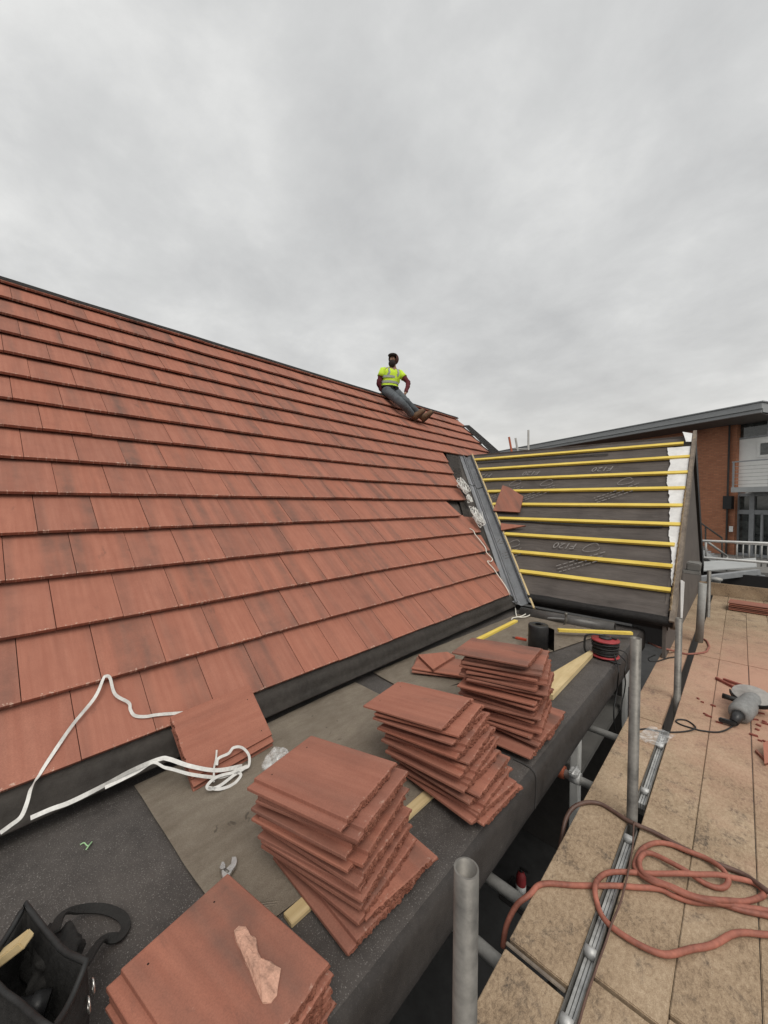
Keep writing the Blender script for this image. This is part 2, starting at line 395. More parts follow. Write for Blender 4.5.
def ribbon(bm, pts, nrm, w, th=.0012, mi=0):
    """flat strap: pts centre line, nrm one normal per point (or one)"""
    P = [Vector(p) for p in pts]; m = len(P); prev = None
    for i in range(m):
        t = (P[min(i+1, m-1)]-P[max(i-1, 0)]).normalized()
        n_ = Vector(nrm[i] if hasattr(nrm[0], '__len__') else nrm); n_ = (n_-t*n_.dot(t)).normalized(); s = t.cross(n_)
        ww = w[i] if hasattr(w, '__len__') else w
        q = [bm.verts.new(P[i]+s*a*ww/2+n_*b*th/2) for a, b in ((-1, -1), (1, -1), (1, 1), (-1, 1))]
        if prev:
            for k in range(4): bm.faces.new((prev[k], prev[(k+1) % 4], q[(k+1) % 4], q[k])).material_index = mi
        else: bm.faces.new(q[::-1])
        prev = q
    bm.faces.new(prev)
def prism(bm, poly, ext, mi=0):
    """polygon (3d points) extruded by vector ext"""
    ext = Vector(ext); A = [bm.verts.new(Vector(p)) for p in poly]; B = [bm.verts.new(Vector(p)+ext) for p in poly]
    n = len(A); fs = [bm.faces.new(A[::-1]), bm.faces.new(B)]
    for i in range(n): fs.append(bm.faces.new((A[i], A[(i+1) % n], B[(i+1) % n], B[i])))
    for f in fs: f.material_index = mi
    bmesh.ops.recalc_face_normals(bm, faces=fs)
    return fs
def lathe(bm, prof, n=24, M=Matrix(), mi=0, smooth=True):
    R = []
    for r, z in prof:
        R.append([bm.verts.new(M @ Vector((r*math.cos(2*math.pi*k/n), r*math.sin(2*math.pi*k/n), z))) for k in range(n)])
    for i in range(len(R)-1):
        for k in range(n):
            f = bm.faces.new((R[i][k], R[i][(k+1) % n], R[i+1][(k+1) % n], R[i+1][k])); f.material_index = mi; f.smooth = smooth
    if prof[0][0] > 1e-6: bm.faces.new(R[0][::-1]).material_index = mi
    if prof[-1][0] > 1e-6: bm.faces.new(R[-1]).material_index = mi
def BM(): return bmesh.new()

# ================================================================== SETTING
GZ = -4.2
bm = BM(); vs = [bm.verts.new((x, y, GZ)) for x, y in ((-900, -900), (900, -900), (900, 900), (-900, 900))]; bm.faces.new(vs)
tag(finish('ground', bm, M_ground), kind='structure')

# ------------------------------------------------------------------ main building
A0, Z0, TH = 2.1161, -1.145, .7796
SN, CS = math.sin(TH), math.cos(TH); GAU = .3416; COV = .2978
nM = Vector((SN, 0, CS)); PM = Vector((-A0, 0, Z0))                # tile-arris plane of the main roof
PH = .7418; nC = Vector((0, -math.sin(PH), math.cos(PH))); PC = Vector((0, 7.1237, .906))   # batten-top plane of the cross roof
def slope(s, y, off=0): return Vector((-A0-s*CS, y, Z0+s*SN)) + nM*off
ZF = -1.36
B = thing('house', 'half tiled house with red main roof, flat felt roof and battened cross gable', 'house', (-4, 3, GZ))

TILE_T = .045; NROW = 14; SR = 14.25*GAU
cutA = Vector((-2.12, 4.64, 0)); cutB = Vector((-4.12, 6.20, 0)); cutD = (cutB-cutA).normalized(); cutN = Vector((cutD.y, -cutD.x, 0))
if cutN.y < 0: cutN = -cutN
def roof_tiles():
    bm = BM(); uvl = bm.loops.layers.uv.new('UVMap'); rl = bm.faces.layers.float.new('rnd'); rng = random.Random(3)
    for n in range(NROW+1):
        s0 = n*GAU; last = n == NROW
        s1 = SR if last else s0+GAU+.05
        ystart = (.324 if n % 2 == 0 else .160)-.011*n
        k0 = -int((ystart+2.6)/COV)-1
        yend = 8.75 + (.0 if n < 12 else .05)
        k = k0
        while True:
            y0 = ystart+k*COV; y1 = y0+COV-.0035; k += 1
            if y0 > yend: break
            y1c = min(y1, yend)
            if n < 9:
                # stop well past the valley; the raking cut follows below
                if y0 > 6.6: break
            if n == 4 and y0 > cutA.y + (A0+s0*CS-2.12)*.78 - .36: continue        # tiles still missing by the valley
            dz = rng.uniform(-.0022, .0022); dn = rng.uniform(-.003, .003); tw = rng.uniform(-.0015, .0015)
            vs = []
            for (s, off) in ((s0+dn, 0), (s1, -(s1-s0)*TILE_T/GAU)):
                for y in (y0, y1c):
                    o = dz + off + (tw if y == y0 else -tw)
                    vs.append((slope(s, y, o), (y-y0, s-s0)))
                    vs.append((slope(s, y, o-.023), (y-y0, s-s0)))
            V = [bm.verts.new(p) for p, _ in vs]; UV = {v: u for v, (_, u) in zip(V, vs)}
            r = rng.random()
            # order: 0 top-l-lo,1 bot,2 top-r-lo,3 bot,4 top-l-hi,5,6 top-r-hi,7
            for q in ((0, 2, 6, 4), (1, 3, 2, 0), (1, 0, 4, 5), (2, 3, 7, 6), (5, 4, 6, 7), (3, 1, 5, 7)):
                f = bm.faces.new([V[i] for i in q]); f[rl] = r
                for l in f.loops: l[uvl].uv = UV[l.vert]
    # raking cut along the valley for the rows below the gable ridge
    zlim = Z0+9*GAU*SN-.03
    low = [f for f in bm.faces if f.calc_center_median().z < zlim+.0 and f.calc_center_median().x > -(A0+8.98*GAU*CS)+.0]
    g = set(low)
    for f in low: g.update(f.edges); g.update(f.verts)
    bmesh.ops.bisect_plane(bm, geom=list(g), plane_co=cutA, plane_no=cutN, clear_outer=True)
    es = [e for e in bm.edges if e.is_boundary]
    try: bmesh.ops.holes_fill(bm, edges=es, sides=8)
    except Exception: pass
    bmesh.ops.recalc_face_normals(bm, faces=bm.faces)
    return bm
rt = finish('roof_tiles', roof_tiles(), M_roof, B)
# felt/deck under the tiles, closed roof body
def sheet(bm, fn, us, vs, th=None, mi=0, smooth=True):
    G = [[bm.verts.new(fn(u, v)) for v in vs] for u in us]
    for i in range(len(us)-1):
        for j in range(len(vs)-1):
            f = bm.faces.new((G[i][j], G[i+1][j], G[i+1][j+1], G[i][j+1])); f.material_index = mi; f.smooth = smooth
    return G
lin = lambda a, b, n: [a+(b-a)*i/(n-1) for i in range(n)]
bm = BM(); sheet(bm, lambda s, y: slope(s, y, -.095+.006*mnoise.noise(Vector((s*3, y*3, 1)))), lin(-.02, SR, 20), lin(-2.6, 9.0, 40))
rd = finish('roof_underlay', bm, M_under, B)
# back slope and ridge
RXc = -(A0+SR*CS); RZc = Z0+SR*SN
bm = BM()
prism(bm, [(RXc-.05, -2.6, RZc-.05), (RXc-6, -2.6, RZc-6), (RXc-6, 9.0, RZc-6), (RXc-.05, 9.0, RZc-.05)], (-.06, 0, -.06))
finish('back_roof_slope', bm, M_under, B)
bm = BM()
pts = lin(-2.6, 8.86, 60)
def ridge_fn(u, y):
    w = .012*mnoise.noise(Vector((y*1.7, u*5, 3)))
    a = [(.05, -.058), (.028, -.036), (0, -.006), (-.05, -.05), (-.11, -.11)][u]
    return Vector((RXc+a[0], y, RZc+a[1]+.012+w*.6))
sheet(bm, ridge_fn, range(5), pts)
bmesh.ops.solidify(bm, geom=bm.faces[:], thickness=.006)
finish('ridge_membrane', bm, M_feltd, rd)
# verge strip lifted at the far end
bm = BM()
def verge_fn(s, j):
    p = slope(s, 8.64+.10*j, .0); t = (s-9*GAU)/(SR-9*GAU)
    return p + nM*(.02+.05*j*(1-t)**.5*(.4 if t < .1 else 1)) + Vector((0, .05*j*(1-t), 0))
sheet(bm, verge_fn, lin(8.2*GAU, 13.0*GAU, 14), [0, 1, 2]); bmesh.ops.solidify(bm, geom=bm.faces[:], thickness=.012)
finish('verge_undercloak', bm, M_feltd, B)
# eaves felt: an apron hanging from under the first course, its hem uneven
bm = BM()
def eave_fn(i, y):
    w = .016*mnoise.noise(Vector((y*1.3, i*2.0, 7)))+.006*mnoise.noise(Vector((y*6, i*3.0, 2)))
    P = [(-2.19, -1.135), (-2.105, -1.185), (-2.090, -1.212), (-2.085+w*.6, -1.238), (-2.078+w, -1.268+w*.5), (-2.052+w*1.5, -1.284+w*.8), (-2.056+w, -1.293+w*.8), (-2.17, -1.296)][i]
    return Vector((P[0], y, P[1]))
sheet(bm, eave_fn, range(8), lin(-2.6, 4.68, 150)); bmesh.ops.solidify(bm, geom=bm.faces[:], thickness=.003)
finish('eaves_apron', bm, M_lead, B)
# ---- flat roof
bm = BM()
def flat_fn(i, y):
    prof = [(-2.6, ZF-.004), (-2.16, ZF-.002), (-2.10, ZF-.003), (-1.9, ZF), (-1.6, ZF), (-1.3, ZF), (-1.05, ZF), (-.95, ZF), (-.86, ZF), (-.80, ZF-.001), (-.768, ZF-.006), (-.750, ZF-.018), (-.742, ZF-.036), (-.740, ZF-.07), (-.741, ZF-.12), (-.742, ZF-.17), (-.743, ZF-.205), (-.752, ZF-.215)]
    a = prof[i]; w = mnoise.noise(Vector((a[0]*4, y*2.2, a[1]*6)))*.0018 + mnoise.noise(Vector((a[0]*14, y*9, a[1]*14+4)))*.0010
    if i >= 10: return Vector((a[0]+w*1.4, y, a[1]))
    return Vector((a[0], y, a[1]+(w if i > 2 else w*.3)))
sheet(bm, flat_fn, range(18), lin(-1.6, 5.0, 170))
for f in bm.faces:
    if f.calc_center_median().x > -.775: f.material_index = 1
fr = finish('flat_roof', bm, [M_felt, M_edge], B)
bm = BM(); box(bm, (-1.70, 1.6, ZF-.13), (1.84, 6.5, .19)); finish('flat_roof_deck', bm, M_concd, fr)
# felt seams at the outer edge
for y in (1.95, 4.1):
    bm = BM()
    pts = [flat_fn(i, y)+Vector((.002 if i > 10 else 0, 0, .004)) for i in range(8, 17)]
    ribbon(bm, pts, [(0, 0, 1)]*3+[(.7, 0, .7)]*2+[(1, 0, 0)]*4, .012, .004)
    finish('felt_seam', bm, M_feltd, fr)
def flat_sheet(name, poly, mat, z0=.0115, th=.003, n=26):
    """a loose sheet over the flat roof, quad poly (bilinear), slightly wavy"""
    bm = BM(); a, b, c, d = [Vector((p[0], p[1], 0)) for p in poly]
    def fn(u, v):
        p = (a*(1-u)+b*u)*(1-v)+(d*(1-u)+c*u)*v
        e_ = min(u, v, 1-u, 1-v); lift = .003*max(0, mnoise.noise(p*2.5+Vector((0, 0, 5))))*min(1, e_*12)
        jig = mnoise.noise(p*7)*.006
        return Vector((p.x+jig, p.y+mnoise.noise(p*5+Vector((3, 0, 0)))*.006, ZF+z0+lift+.001*mnoise.noise(p*4)))
    sheet(bm, fn, lin(0, 1, n), lin(0, 1, n), smooth=False); bmesh.ops.solidify(bm, geom=bm.faces[:], thickness=-th); bmesh.ops.recalc_face_normals(bm, faces=bm.faces)
    return finish(name, bm, mat, fr)
flat_sheet('roof_board', [(-2.085, .515), (-1.09, .535), (-1.0, 1.93), (-2.10, 1.955)], M_board)
flat_sheet('roof_board', [(-2.12, 2.165), (-1.62, 2.10), (-1.0, 4.55), (-1.97, 4.60)], M_board)
flat_sheet('roof_board', [(-1.76, 1.94), (-1.0, 1.93), (-1.0, 2.5), (-1.50, 2.5)], M_board, .0085)
# wall and openings below the flat roof (dark porch)
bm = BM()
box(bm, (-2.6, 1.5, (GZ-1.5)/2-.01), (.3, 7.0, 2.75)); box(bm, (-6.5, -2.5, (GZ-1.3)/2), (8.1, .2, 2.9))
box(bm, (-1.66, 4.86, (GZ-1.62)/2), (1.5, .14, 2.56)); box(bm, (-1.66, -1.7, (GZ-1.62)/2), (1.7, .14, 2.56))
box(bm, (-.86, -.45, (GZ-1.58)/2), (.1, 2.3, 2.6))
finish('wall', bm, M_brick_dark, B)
bm = BM(); box(bm, (-.86, 3.03, -2.85), (.06, .075, 2.5), bev=.006); box(bm, (-.86, 3.03, -1.60), (.05, .3, .05)); finish('window_frame', bm, M_white, B)
bm = BM(); box(bm, (-.80, 4.36, -2.6), (.035, .10, 2.4), bev=.005); box(bm, (-.79, 4.52, -1.66), (.035, .16, .32), bev=.005); finish('window_frame', bm, M_white, B)
bm = BM(); box(bm, (-1.35, 3.9, -2.05), (1.0, 1.5, .05), bev=.005); finish('window_sill', bm, M_conc, B)

# ---- cross gable: underlay, battens, verge, gable end
def cross(x, t, off=0):
    """t metres down the slope from the ridge"""
    return Vector((x, 7.36-t*math.cos(PH), .906+(7.36-7.1237)*math.tan(PH)-t*math.sin(PH))) + nC*off
TL = 3.43; TS = .12
XVf = lambda t: -.548+.033*t/3.4
XV = -.515
def valley_x(t):
    p = cross(0, t); return -( (p.z - Z0)/math.tan(TH) + A0 )      # where the cross slope meets the main roof
bm = BM()
def und_fn(i, t):
    xl = valley_x(t)-.12; x = xl+(XVf(t)-.02-xl)*i/40
    nb = (t+.12) % .338/.338
    sag = -.010*math.sin(math.pi*nb) + .006*mnoise.noise(Vector((x*1.5, t*7, 1))) + .004*mnoise.noise(Vector((x*5, t*14, 6)))
    if t > 3.1: sag += .014*mnoise.noise(Vector((x*.9, t*11, 3)))
    return cross(x, t, -.034+sag)
sheet(bm, und_fn, range(41), lin(TS-.02, TL, 110))
gu = finish('gable_underlay', bm, M_under, B)
bm = BM()
prism(bm, [cross(XV-.04, TS-.01, -.055), cross(valley_x(TS)-.3, TS-.01, -.055), cross(valley_x(TL)-.1, TL, -.05), cross(XV-.02, TL, -.05)], -nC*.12)
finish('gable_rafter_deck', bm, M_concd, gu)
# overlapping lap line
bm = BM()
ribbon(bm, [cross(x, 2.06+.012*math.sin(x*3), -.02-.01*abs(mnoise.noise(Vector((x*2, 1, 1))))) for x in lin(-2.9, XV-.2, 40)], nC, .02, .004)
finish('lap_edge', bm, M_black, gu); bm = BM()
ribbon(bm, [cross(x, .42+.03*(x+4)/3.5, -.022) for x in lin(-4.2, -1.6, 40)], nC, .022, .004)
finish('lap_edge', bm, M_black, gu)
def printed(text, x, t, size, rot, name='printed_text'):
    cu = bpy.data.curves.new(name, 'FONT'); cu.body = text; cu.size = size; cu.align_x = 'CENTER'; cu.align_y = 'CENTER'; cu.shear = .25
    cu.resolution_u = 3
    o = bpy.data.objects.new(name, cu); COL.objects.link(o); bpy.context.view_layer.update()
    me = bpy.data.meshes.new_from_object(o.evaluated_get(bpy.context.evaluated_depsgraph_get()))
    COL.objects.unlink(o); bpy.data.objects.remove(o)
    bm = BM(); bm.from_mesh(me); bpy.data.meshes.remove(me)
    X = Vector((math.cos(rot), 0, 0))+Vector((0, math.cos(PH), math.sin(PH)))*math.sin(rot); Y = nC.cross(X)
    c = cross(x, t, -.012)
    for v in bm.verts: v.co = c + X*v.co.x + Y*v.co.y
    return finish(name, bm, M_print, gu)
for x, t in ((-3.62, .86), (-2.72, .85), (-1.60, .83), (-2.75, 2.50), (-1.75, 2.49)): printed('F120', x, t, .15, math.pi+.02)
def emblem(x, t, rot=.55):
    """leaf outline and rows of small dashes, the faded printing on the membrane"""
    bm = BM(); X = Vector((math.cos(rot), 0, 0))+Vector((0, math.cos(PH), math.sin(PH)))*math.sin(rot); Y = nC.cross(X); c = cross(x, t, -.012)
    P = lambda a, b: c+X*a+Y*b
    loop = [P(.10*math.cos(q)-.02*math.cos(2*q)+.16, .065*math.sin(q)+.10) for q in lin(0, 2*math.pi*.9, 22)]
    ribbon(bm, loop, nC, .008, .002)
    rg = random.Random(int(x*100)+5)
    for row in range(3):
        a = -.34
        while a < .22:
            w = rg.uniform(.02, .07); ribbon(bm, [P(a, -.03-.055*row), P(a+w, -.03-.055*row)], nC, .011, .002); a += w+.02
    finish('printed_emblem', bm, M_print, gu)
emblem(-2.55, 2.70); emblem(-1.5, 2.66); emblem(-1.32, 1.32); emblem(-2.45, 1.30); emblem(-3.0, 1.28)
# white breather sheet turned over the verge
bm = BM(); rg = random.Random(4)
def wh_fn(i, t):
    xl = -.87 + .035*mnoise.noise(Vector((t*2.1, 0, 9))) + .018*mnoise.noise(Vector((t*8, 4, 9))) + .012*mnoise.noise(Vector((t*27, 4, 9))) + .112*t
    xl = min(xl, XVf(t)-.025)
    x = xl + (XVf(t)-.01-xl)*i/6
    return cross(x, t, -.016+.006*mnoise.noise(Vector((x*9, t*5, 2))))
sheet(bm, wh_fn, range(7), lin(.40, 2.95, 90)); finish('breather_strip', bm, M_paper, gu)
bm = BM()
sheet(bm, lambda i, t: cross(XVf(t)-.12+.019*i+.25*(t-TS)*(6-i)/6, t, .01+.05*math.sin(t*9)*(1-i/6)), range(7), lin(TS, .33, 8)); finish('breather_strip', bm, M_paper, gu)
bm = BM(); prism(bm, [cross(XV+.045, 2.85, -.03), cross(XV+.07, 3.3, -.25), cross(XV+.06, 3.02, -.25), cross(XV+.06, 2.8, -.12)], (.012, 0, 0)); finish('breather_strip', bm, M_paper, gu)
# nine battens
bt = [(0, -.64), (0, -.54), (0, -.535), (0, -.545), (0, -.545), (0, -.535), (0, -.565), (0, -.555), (0, -.54)]
t0 = (7.36-7.1237)/math.cos(PH)
for i, (xa, xb) in enumerate(bt):
    t = t0+i*.338; bm = BM(); rg = random.Random(i)
    xl = valley_x(t)+.13
    a = cross(xl, t, -.013); b = cross(xb, t+rg.uniform(-.006, .006), -.013)
    M = frame((a+b)/2, b-a, z=nC)
    box(bm, (0, 0, 0), ((b-a).length, .052, .034), bev=.002, M=M)
    if i == 5:
        a2 = cross(valley_x(t)-.75, t, .0); b2 = cross(valley_x(t)-.18, t, -.01); box(bm, (0, 0, 0), ((b2-a2).length, .046, .025), bev=.002, M=frame((a2+b2)/2, b2-a2, z=nC))
    finish('batten', bm, M_batten, B)
# bottom edge: black gutter upstand
bm = BM()
def gut_fn(i, x):
    w = .01*mnoise.noise(Vector((x*2, i, 3)))
    p = cross(x, TL-.05, -.04); q = [(0, .05, .02), (0, -.01, .03), (0, -.055, .0), (0, -.06, -.03), (0, -.04, -.07)][i]
    return Vector((x, p.y+q[1]+w, p.z+q[2]+w))
sheet(bm, gut_fn, range(5), lin(-2.0, XV+.03, 40)); bmesh.ops.solidify(bm, geom=bm.faces[:], thickness=.006)
finish('eaves_gutter', bm, M_feltd, B)
# verge board (near), black far verge, gable end
bm = BM()
a, b = cross(XVf(0)+.02, TS-.07, -.06), cross(XVf(3.4)+.02, TL-.0, -.06)
M = frame((a+b)/2, b-a, z=nC); box(bm, (0, 0, .0), ((b-a).length, .045, .15), bev=.004, M=M)
for v in bm.verts: v.co += Vector((mnoise.noise(v.co*3)*.006, 0, 0))
finish('verge_board', bm, M_barge, B)
bm = BM()                                                           # ragged mortar along the lower verge
def mort_fn(i, t):
    n1 = mnoise.noise(Vector((t*26, i*3.0, 5))); n2 = mnoise.noise(Vector((t*60, i*5.0, 2)))
    return cross(XVf(t)+.002+(i-1)*.016+n1*.010, t, .012+(.012 if i == 1 else -.016)+n2*.012)
sheet(bm, mort_fn, range(3), lin(1.35, 3.30, 150), smooth=False); finish('verge_mortar', bm, M_mort, B)
ap = cross(0, TS); hb = (TL-TS)*math.cos(PH); vb = (TL-TS)*math.sin(PH)
bm = BM(); prism(bm, [(XV-.06, ap.y-hb+.05, ap.z-vb), (XV-.06, ap.y, ap.z-.06), (XV-.06, ap.y+hb, ap.z-vb), (XV-.06, ap.y+hb, GZ), (XV-.06, ap.y-hb+.05, GZ)], (.03, 0, 0))
finish('gable_wall', bm, M_gable, B)
bm = BM(); a = Vector((XV-.02, ap.y-.02, ap.z-.02)); b = Vector((XV-.02, ap.y+hb, ap.z-vb-.02))
box(bm, (0, 0, -.07), ((b-a).length, .05, .22), bev=.004, M=frame((a+b)/2, b-a)); finish('far_verge_board', bm, M_black, B)
bm = BM(); prism(bm, [(-4.6, ap.y, ap.z-.02), (-.56, ap.y, ap.z-.02), (-.56, ap.y+hb, ap.z-vb), (-7.5, ap.y+hb, ap.z-vb)], (0, 0, -.06)); finish('back_roof_slope', bm, M_under, B)
bm = BM(); box(bm, (-.42, 6.15, -.77), (.14, .18, .10), bev=.012); box(bm, (-.44, 6.15, -.84), (.16, .26, .04), bev=.006)
for v in bm.verts: v.co += Vector([mnoise.noise(v.co*9+Vector((k, 0, 0)))*.018 for k in range(3)])
finish('eaves_box', bm, M_conc, B)
# ---- valley trough
vA = Vector((-1.977, 4.695, -1.36)); vB = Vector((-4.44, 7.35, 1.075)); vd = (vB-vA).normalized()
wl = (vd.cross(nM)).normalized(); wl = wl if wl.x < 0 else -wl
wr = (nC.cross(vd)).normalized(); wr = wr if wr.x > 0 else -wr
vu = (nM+nC).normalized()
bm = BM(); prof = [(wl*.60-nM*.01, 0), (wl*.24, 0), (wl*.235+vu*.005, 0), (wl*.225+vu*.005, 0), (wl*.22, 0), (wl*.115, 0), (wl*.10+vu*.028, 0), (wl*.080+vu*.032, 0), (wl*.065+vu*.006, 0), (vu*-.002, 0), (wr*.090, 0), (wr*.094+nC*.020, 0), (wr*.112+nC*.020, 0), (wr*.116, 0), (wr*.13, 0)]
sheet(bm, lambda i, t: vA+(vB-vA)*t+prof[i][0]+vu*.018, range(len(prof)), lin(0.02, .95, 2), smooth=False)
bm.faces.ensure_lookup_table()
for k_ in range(3): bm.faces[k_].material_index = 1
bmesh.ops.solidify(bm, geom=bm.faces[:], thickness=.003)
vt = finish('valley_trough', bm, [M_trough, M_lead], B)
bm = BM()
for off in (wr*.103+nC*.026,): ribbon(bm, [vA+(vB-vA)*t+off+vu*.018 for t in (.02, .95)], nC, .012, .004)
for off in (wl*.23+vu*.018, wl*.072+vu*.030): ribbon(bm, [vA+(vB-vA)*t+off+vu*.018 for t in (.02, .95)], vu, .007, .003)
finish('trough_seal', bm, M_troughd, vt)
bm = BM(); a = vA+wr*.142+vu*.008; b = vB+wr*.142+vu*.01+(vB-vA)*-.04
box(bm, (0, 0, 0), ((b-a).length, .022, .03), M=frame((a+b)/2, b-a, z=nC)); finish('valley_batten', bm, M_pine, B)
bm = BM()                                                          # lap between two trough lengths
ribbon(bm, [vA+(vB-vA)*.66+p[0]+vu*.021 for p in prof[4:11]], [nM]*2+[vu]*3+[nC]*2, .022, .004); finish('trough_lap', bm, M_troughd, vt)

# ------------------------------------------------------------------ loose tile mesh variants (length .42 along x, .33 along y, nose at +x)
def tile_mesh(seed, mirror):
    rg = random.Random(seed); bm = BM(); uvl = bm.loops.layers.uv.new('UVMap')
    Lh, t = .21, .0245; o5 = rg.uniform(0, 50)
    nz = lambda a, b, c=0: mnoise.noise(Vector((a+o5, b+o5*.7, c)))
    ys = [(-.165, .0, .0098), (-.1635, .0, .0115), (-.150, .0, .0115), (-.1335, .0, .0115), (-.1325, .0, .0232), (-.131, 0, t)]
    yb = -.122
    while yb < .126: ys.append((yb, 0, t)); yb += .0052
    ys += [(.13, 0, t), (.1305, .0125, t), (.15, .0125, t), (.162, .0125, t-.0005), (.165, .0145, t-.0025)]
    xs = [-Lh, -Lh+.004, -.15, -.05, .05, .13, .18, .197, .2045, Lh]
    top, bot = [], []
    for i, x in enumerate(xs):
        tr, br = [], []
        for j, (y, zb, zt) in enumerate(ys):
            dx = dxb = dzb = dzt = 0
            if x == Lh:
                bite = (.006 if nz(y*40, 3) > .34 else 0)+max(0, nz(y*16, 13)-.42)*.03
                dx = nz(y*12, 1)*.0012+rg.uniform(-.0010, .0004)-bite*.6; dxb = nz(y*40, 5)*.004+rg.uniform(-.004, .003)+.001-bite
                dzt = -.0008-abs(nz(y*70, 2))*.003; dzb = rg.uniform(0, .004)
            if i == 0: dzt = -.001
            z1 = zt+dzt; z0 = min(zb+dzb, z1-.003)
            tr.append(bm.verts.new((x+dx, y, z1))); br.append(bm.verts.new((x+dxb, y, z0)))
        top.append(tr); bot.append(br)
    def F(vs, mi=0):
        f = bm.faces.new(vs); f.material_index = mi
        for l in f.loops: l[uvl].uv = (l.vert.co.y+.165, l.vert.co.x+.21)
    nx, ny = len(xs), len(ys)
    for i in range(nx-1):
        for j in range(ny-1):
            F((top[i][j], top[i+1][j], top[i+1][j+1], top[i][j+1])); F((bot[i][j], bot[i][j+1], bot[i+1][j+1], bot[i+1][j]))
        F((bot[i][0], bot[i+1][0], top[i+1][0], top[i][0])); F((top[i][-1], top[i+1][-1], bot[i+1][-1], bot[i][-1]))
    rows = [top[-1]]
    for q in (.2, .45, .72):
        rows.append([bm.verts.new(top[-1][j].co.lerp(bot[-1][j].co, q)+Vector((nz(ys[j][0]*70, q*40)*.0035+rg.uniform(-.0028, .0026)+.001, 0, 0))) for j in range(ny)])
    rows.append(bot[-1])
    for j in range(ny-1):
        F((bot[0][j+1], bot[0][j], top[0][j], top[0][j+1]))
        for A, B_ in zip(rows[:-1], rows[1:]): F((A[j+1], A[j], B_[j], B_[j+1]), 1)
    for e_, sg in ((0, 1), (-1, -1)): F([r[e_] for r in rows][::sg], 1)
    for v in bm.verts: v.co.x *= 1.045; v.co.y *= 1.04
    if mirror:
        for v in bm.verts: v.co.y = -v.co.y
    bmesh.ops.recalc_face_normals(bm, faces=bm.faces)
    me = bpy.data.meshes.new('roof_tile'); bm.normal_update(); bm.to_mesh(me); bm.free(); me.materials.append(M_tile); me.materials.append(M_broken); return me
TMESH = [tile_mesh(s, s % 5 in (0, 2, 3)) for s in range(10)]
def put_tile(M, label, group='loose red roof tiles lying about the site', mesh=None):
    o = bpy.data.objects.new('roof_tile', mesh or random.choice(TMESH)); COL.objects.link(o); o.matrix_world = M
    return tag(o, label, 'roof tile', group)
ORD = ['bottom', 'second from bottom', 'third from bottom', 'fourth from bottom', 'fifth from bottom', 'sixth from bottom', 'seventh from bottom', 'eighth from bottom', 'ninth from bottom', 'tenth from bottom', 'eleventh from bottom', 'twelfth from bottom', 'thirteenth from bottom', 'fourteenth from bottom', 'fifteenth from bottom', 'sixteenth from bottom', 'seventeenth from bottom', 'eighteenth from bottom', 'nineteenth from bottom']
def stack(base, ang, lay, pitch, where, seed, zb=ZF+.02, group='red roof tiles stacked on the flat roof', tilt=0):
    """lay: per layer (dx, dy, extra degrees), bottom first"""
    rg = random.Random(seed); z = zb; n = len(lay)
    for i, (dx, dy, da) in enumerate(lay):
        M = Matrix.Translation((base[0]+dx+rg.uniform(-.004, .004), base[1]+dy+rg.uniform(-.004, .004), z)) @ Matrix.Rotation(R_(ang+da*(.75 if i > 1 else 1)+rg.uniform(-1, 1)), 4, 'Z')
        M = M @ Matrix.Rotation(R_(rg.uniform(-.9, .9)), 4, 'X') @ Matrix.Rotation(R_(rg.uniform(-.8, .8)), 4, 'Y')
        M = M @ Matrix.Rotation(R_(-tilt*i/max(1, n-1)), 4, 'Y')
        pos = 'top' if i == n-1 else 'second from top' if i == n-2 else 'third from top' if i == n-3 else ORD[i]
        put_tile(M, 'red roof tile, %s one in the %s' % (pos, where), group, TMESH[rg.randrange(10)])
        z += pitch*rg.uniform(.93, 1.07) if i < n-1 else 0
    return z
# nearest tall stack (bottom two tiles twisted outwards)
lay1 = [(.085, .03, -14), (.09, .115, -16), (.05, .04, -4), (.035, .03, 3), (.05, .025, 1), (.03, .025, 5), (.045, .03, -1), (.015, .01, 2), (.03, .03, 6), (.01, .01, 0), (.025, .02, 4), (.035, .022, 1), (-.008, .0, 0)]
stack((-1.118, .89, 0), 11, lay1, .0262, 'tall stack nearest the camera, beside the clear film scrap', 11, tilt=5.5)
lay2 = [(.21, .06, -8), (.19, .035, -12), (.175, .05, -4), (.15, .03, -9), (.16, .05, -1), (.125, .02, -6), (.115, .05, 3), (.095, .015, -3), (.10, .045, 5), (.07, .02, 0), (.075, .035, 5), (.05, .005, 1), (.045, .02, 6), (-.008, .0, 2)]
stack((-1.165, 1.53, 0), 5, lay2, .0248, 'middle tall stack, leaning outwards', 12, tilt=5.5)
lay3 = [(.05, -.03, -6), (.06, .17, -2), (.075, .05, -12), (.01, .02, -2), (.045, .03, 5), (.02, .05, -3), (.035, .02, 7), (.015, .04, 1), (.04, .03, -4), (.02, .0, 6), (.045, .05, 2), (.06, .03, 9), (.025, .02, 3), (.05, .04, 12), (.02, .02, 5), (.035, .03, 9), (-.012, .0, 2)]
stack((-1.045, 2.15, 0), 7, lay3, .0272, 'farthest tall stack, beside the pale timber wedge', 13, tilt=3)
lay4 = [(.02, .01, 3), (.015, .0, 1), (.0, .01, -2), (.01, .0, 2), (.012, .006, 1), (0, 0, 0)]
zt4 = stack((-.955, .418, 0), 9, lay4, .0255, 'low front stack beside the black tool bag', 14, ZF+.008)
stack((-1.765, 2.60, 0), 28, [(0, 0, 2), (.02, .0, -6)], .024, 'small pile of cut tiles near the eaves', 15, ZF+.012)
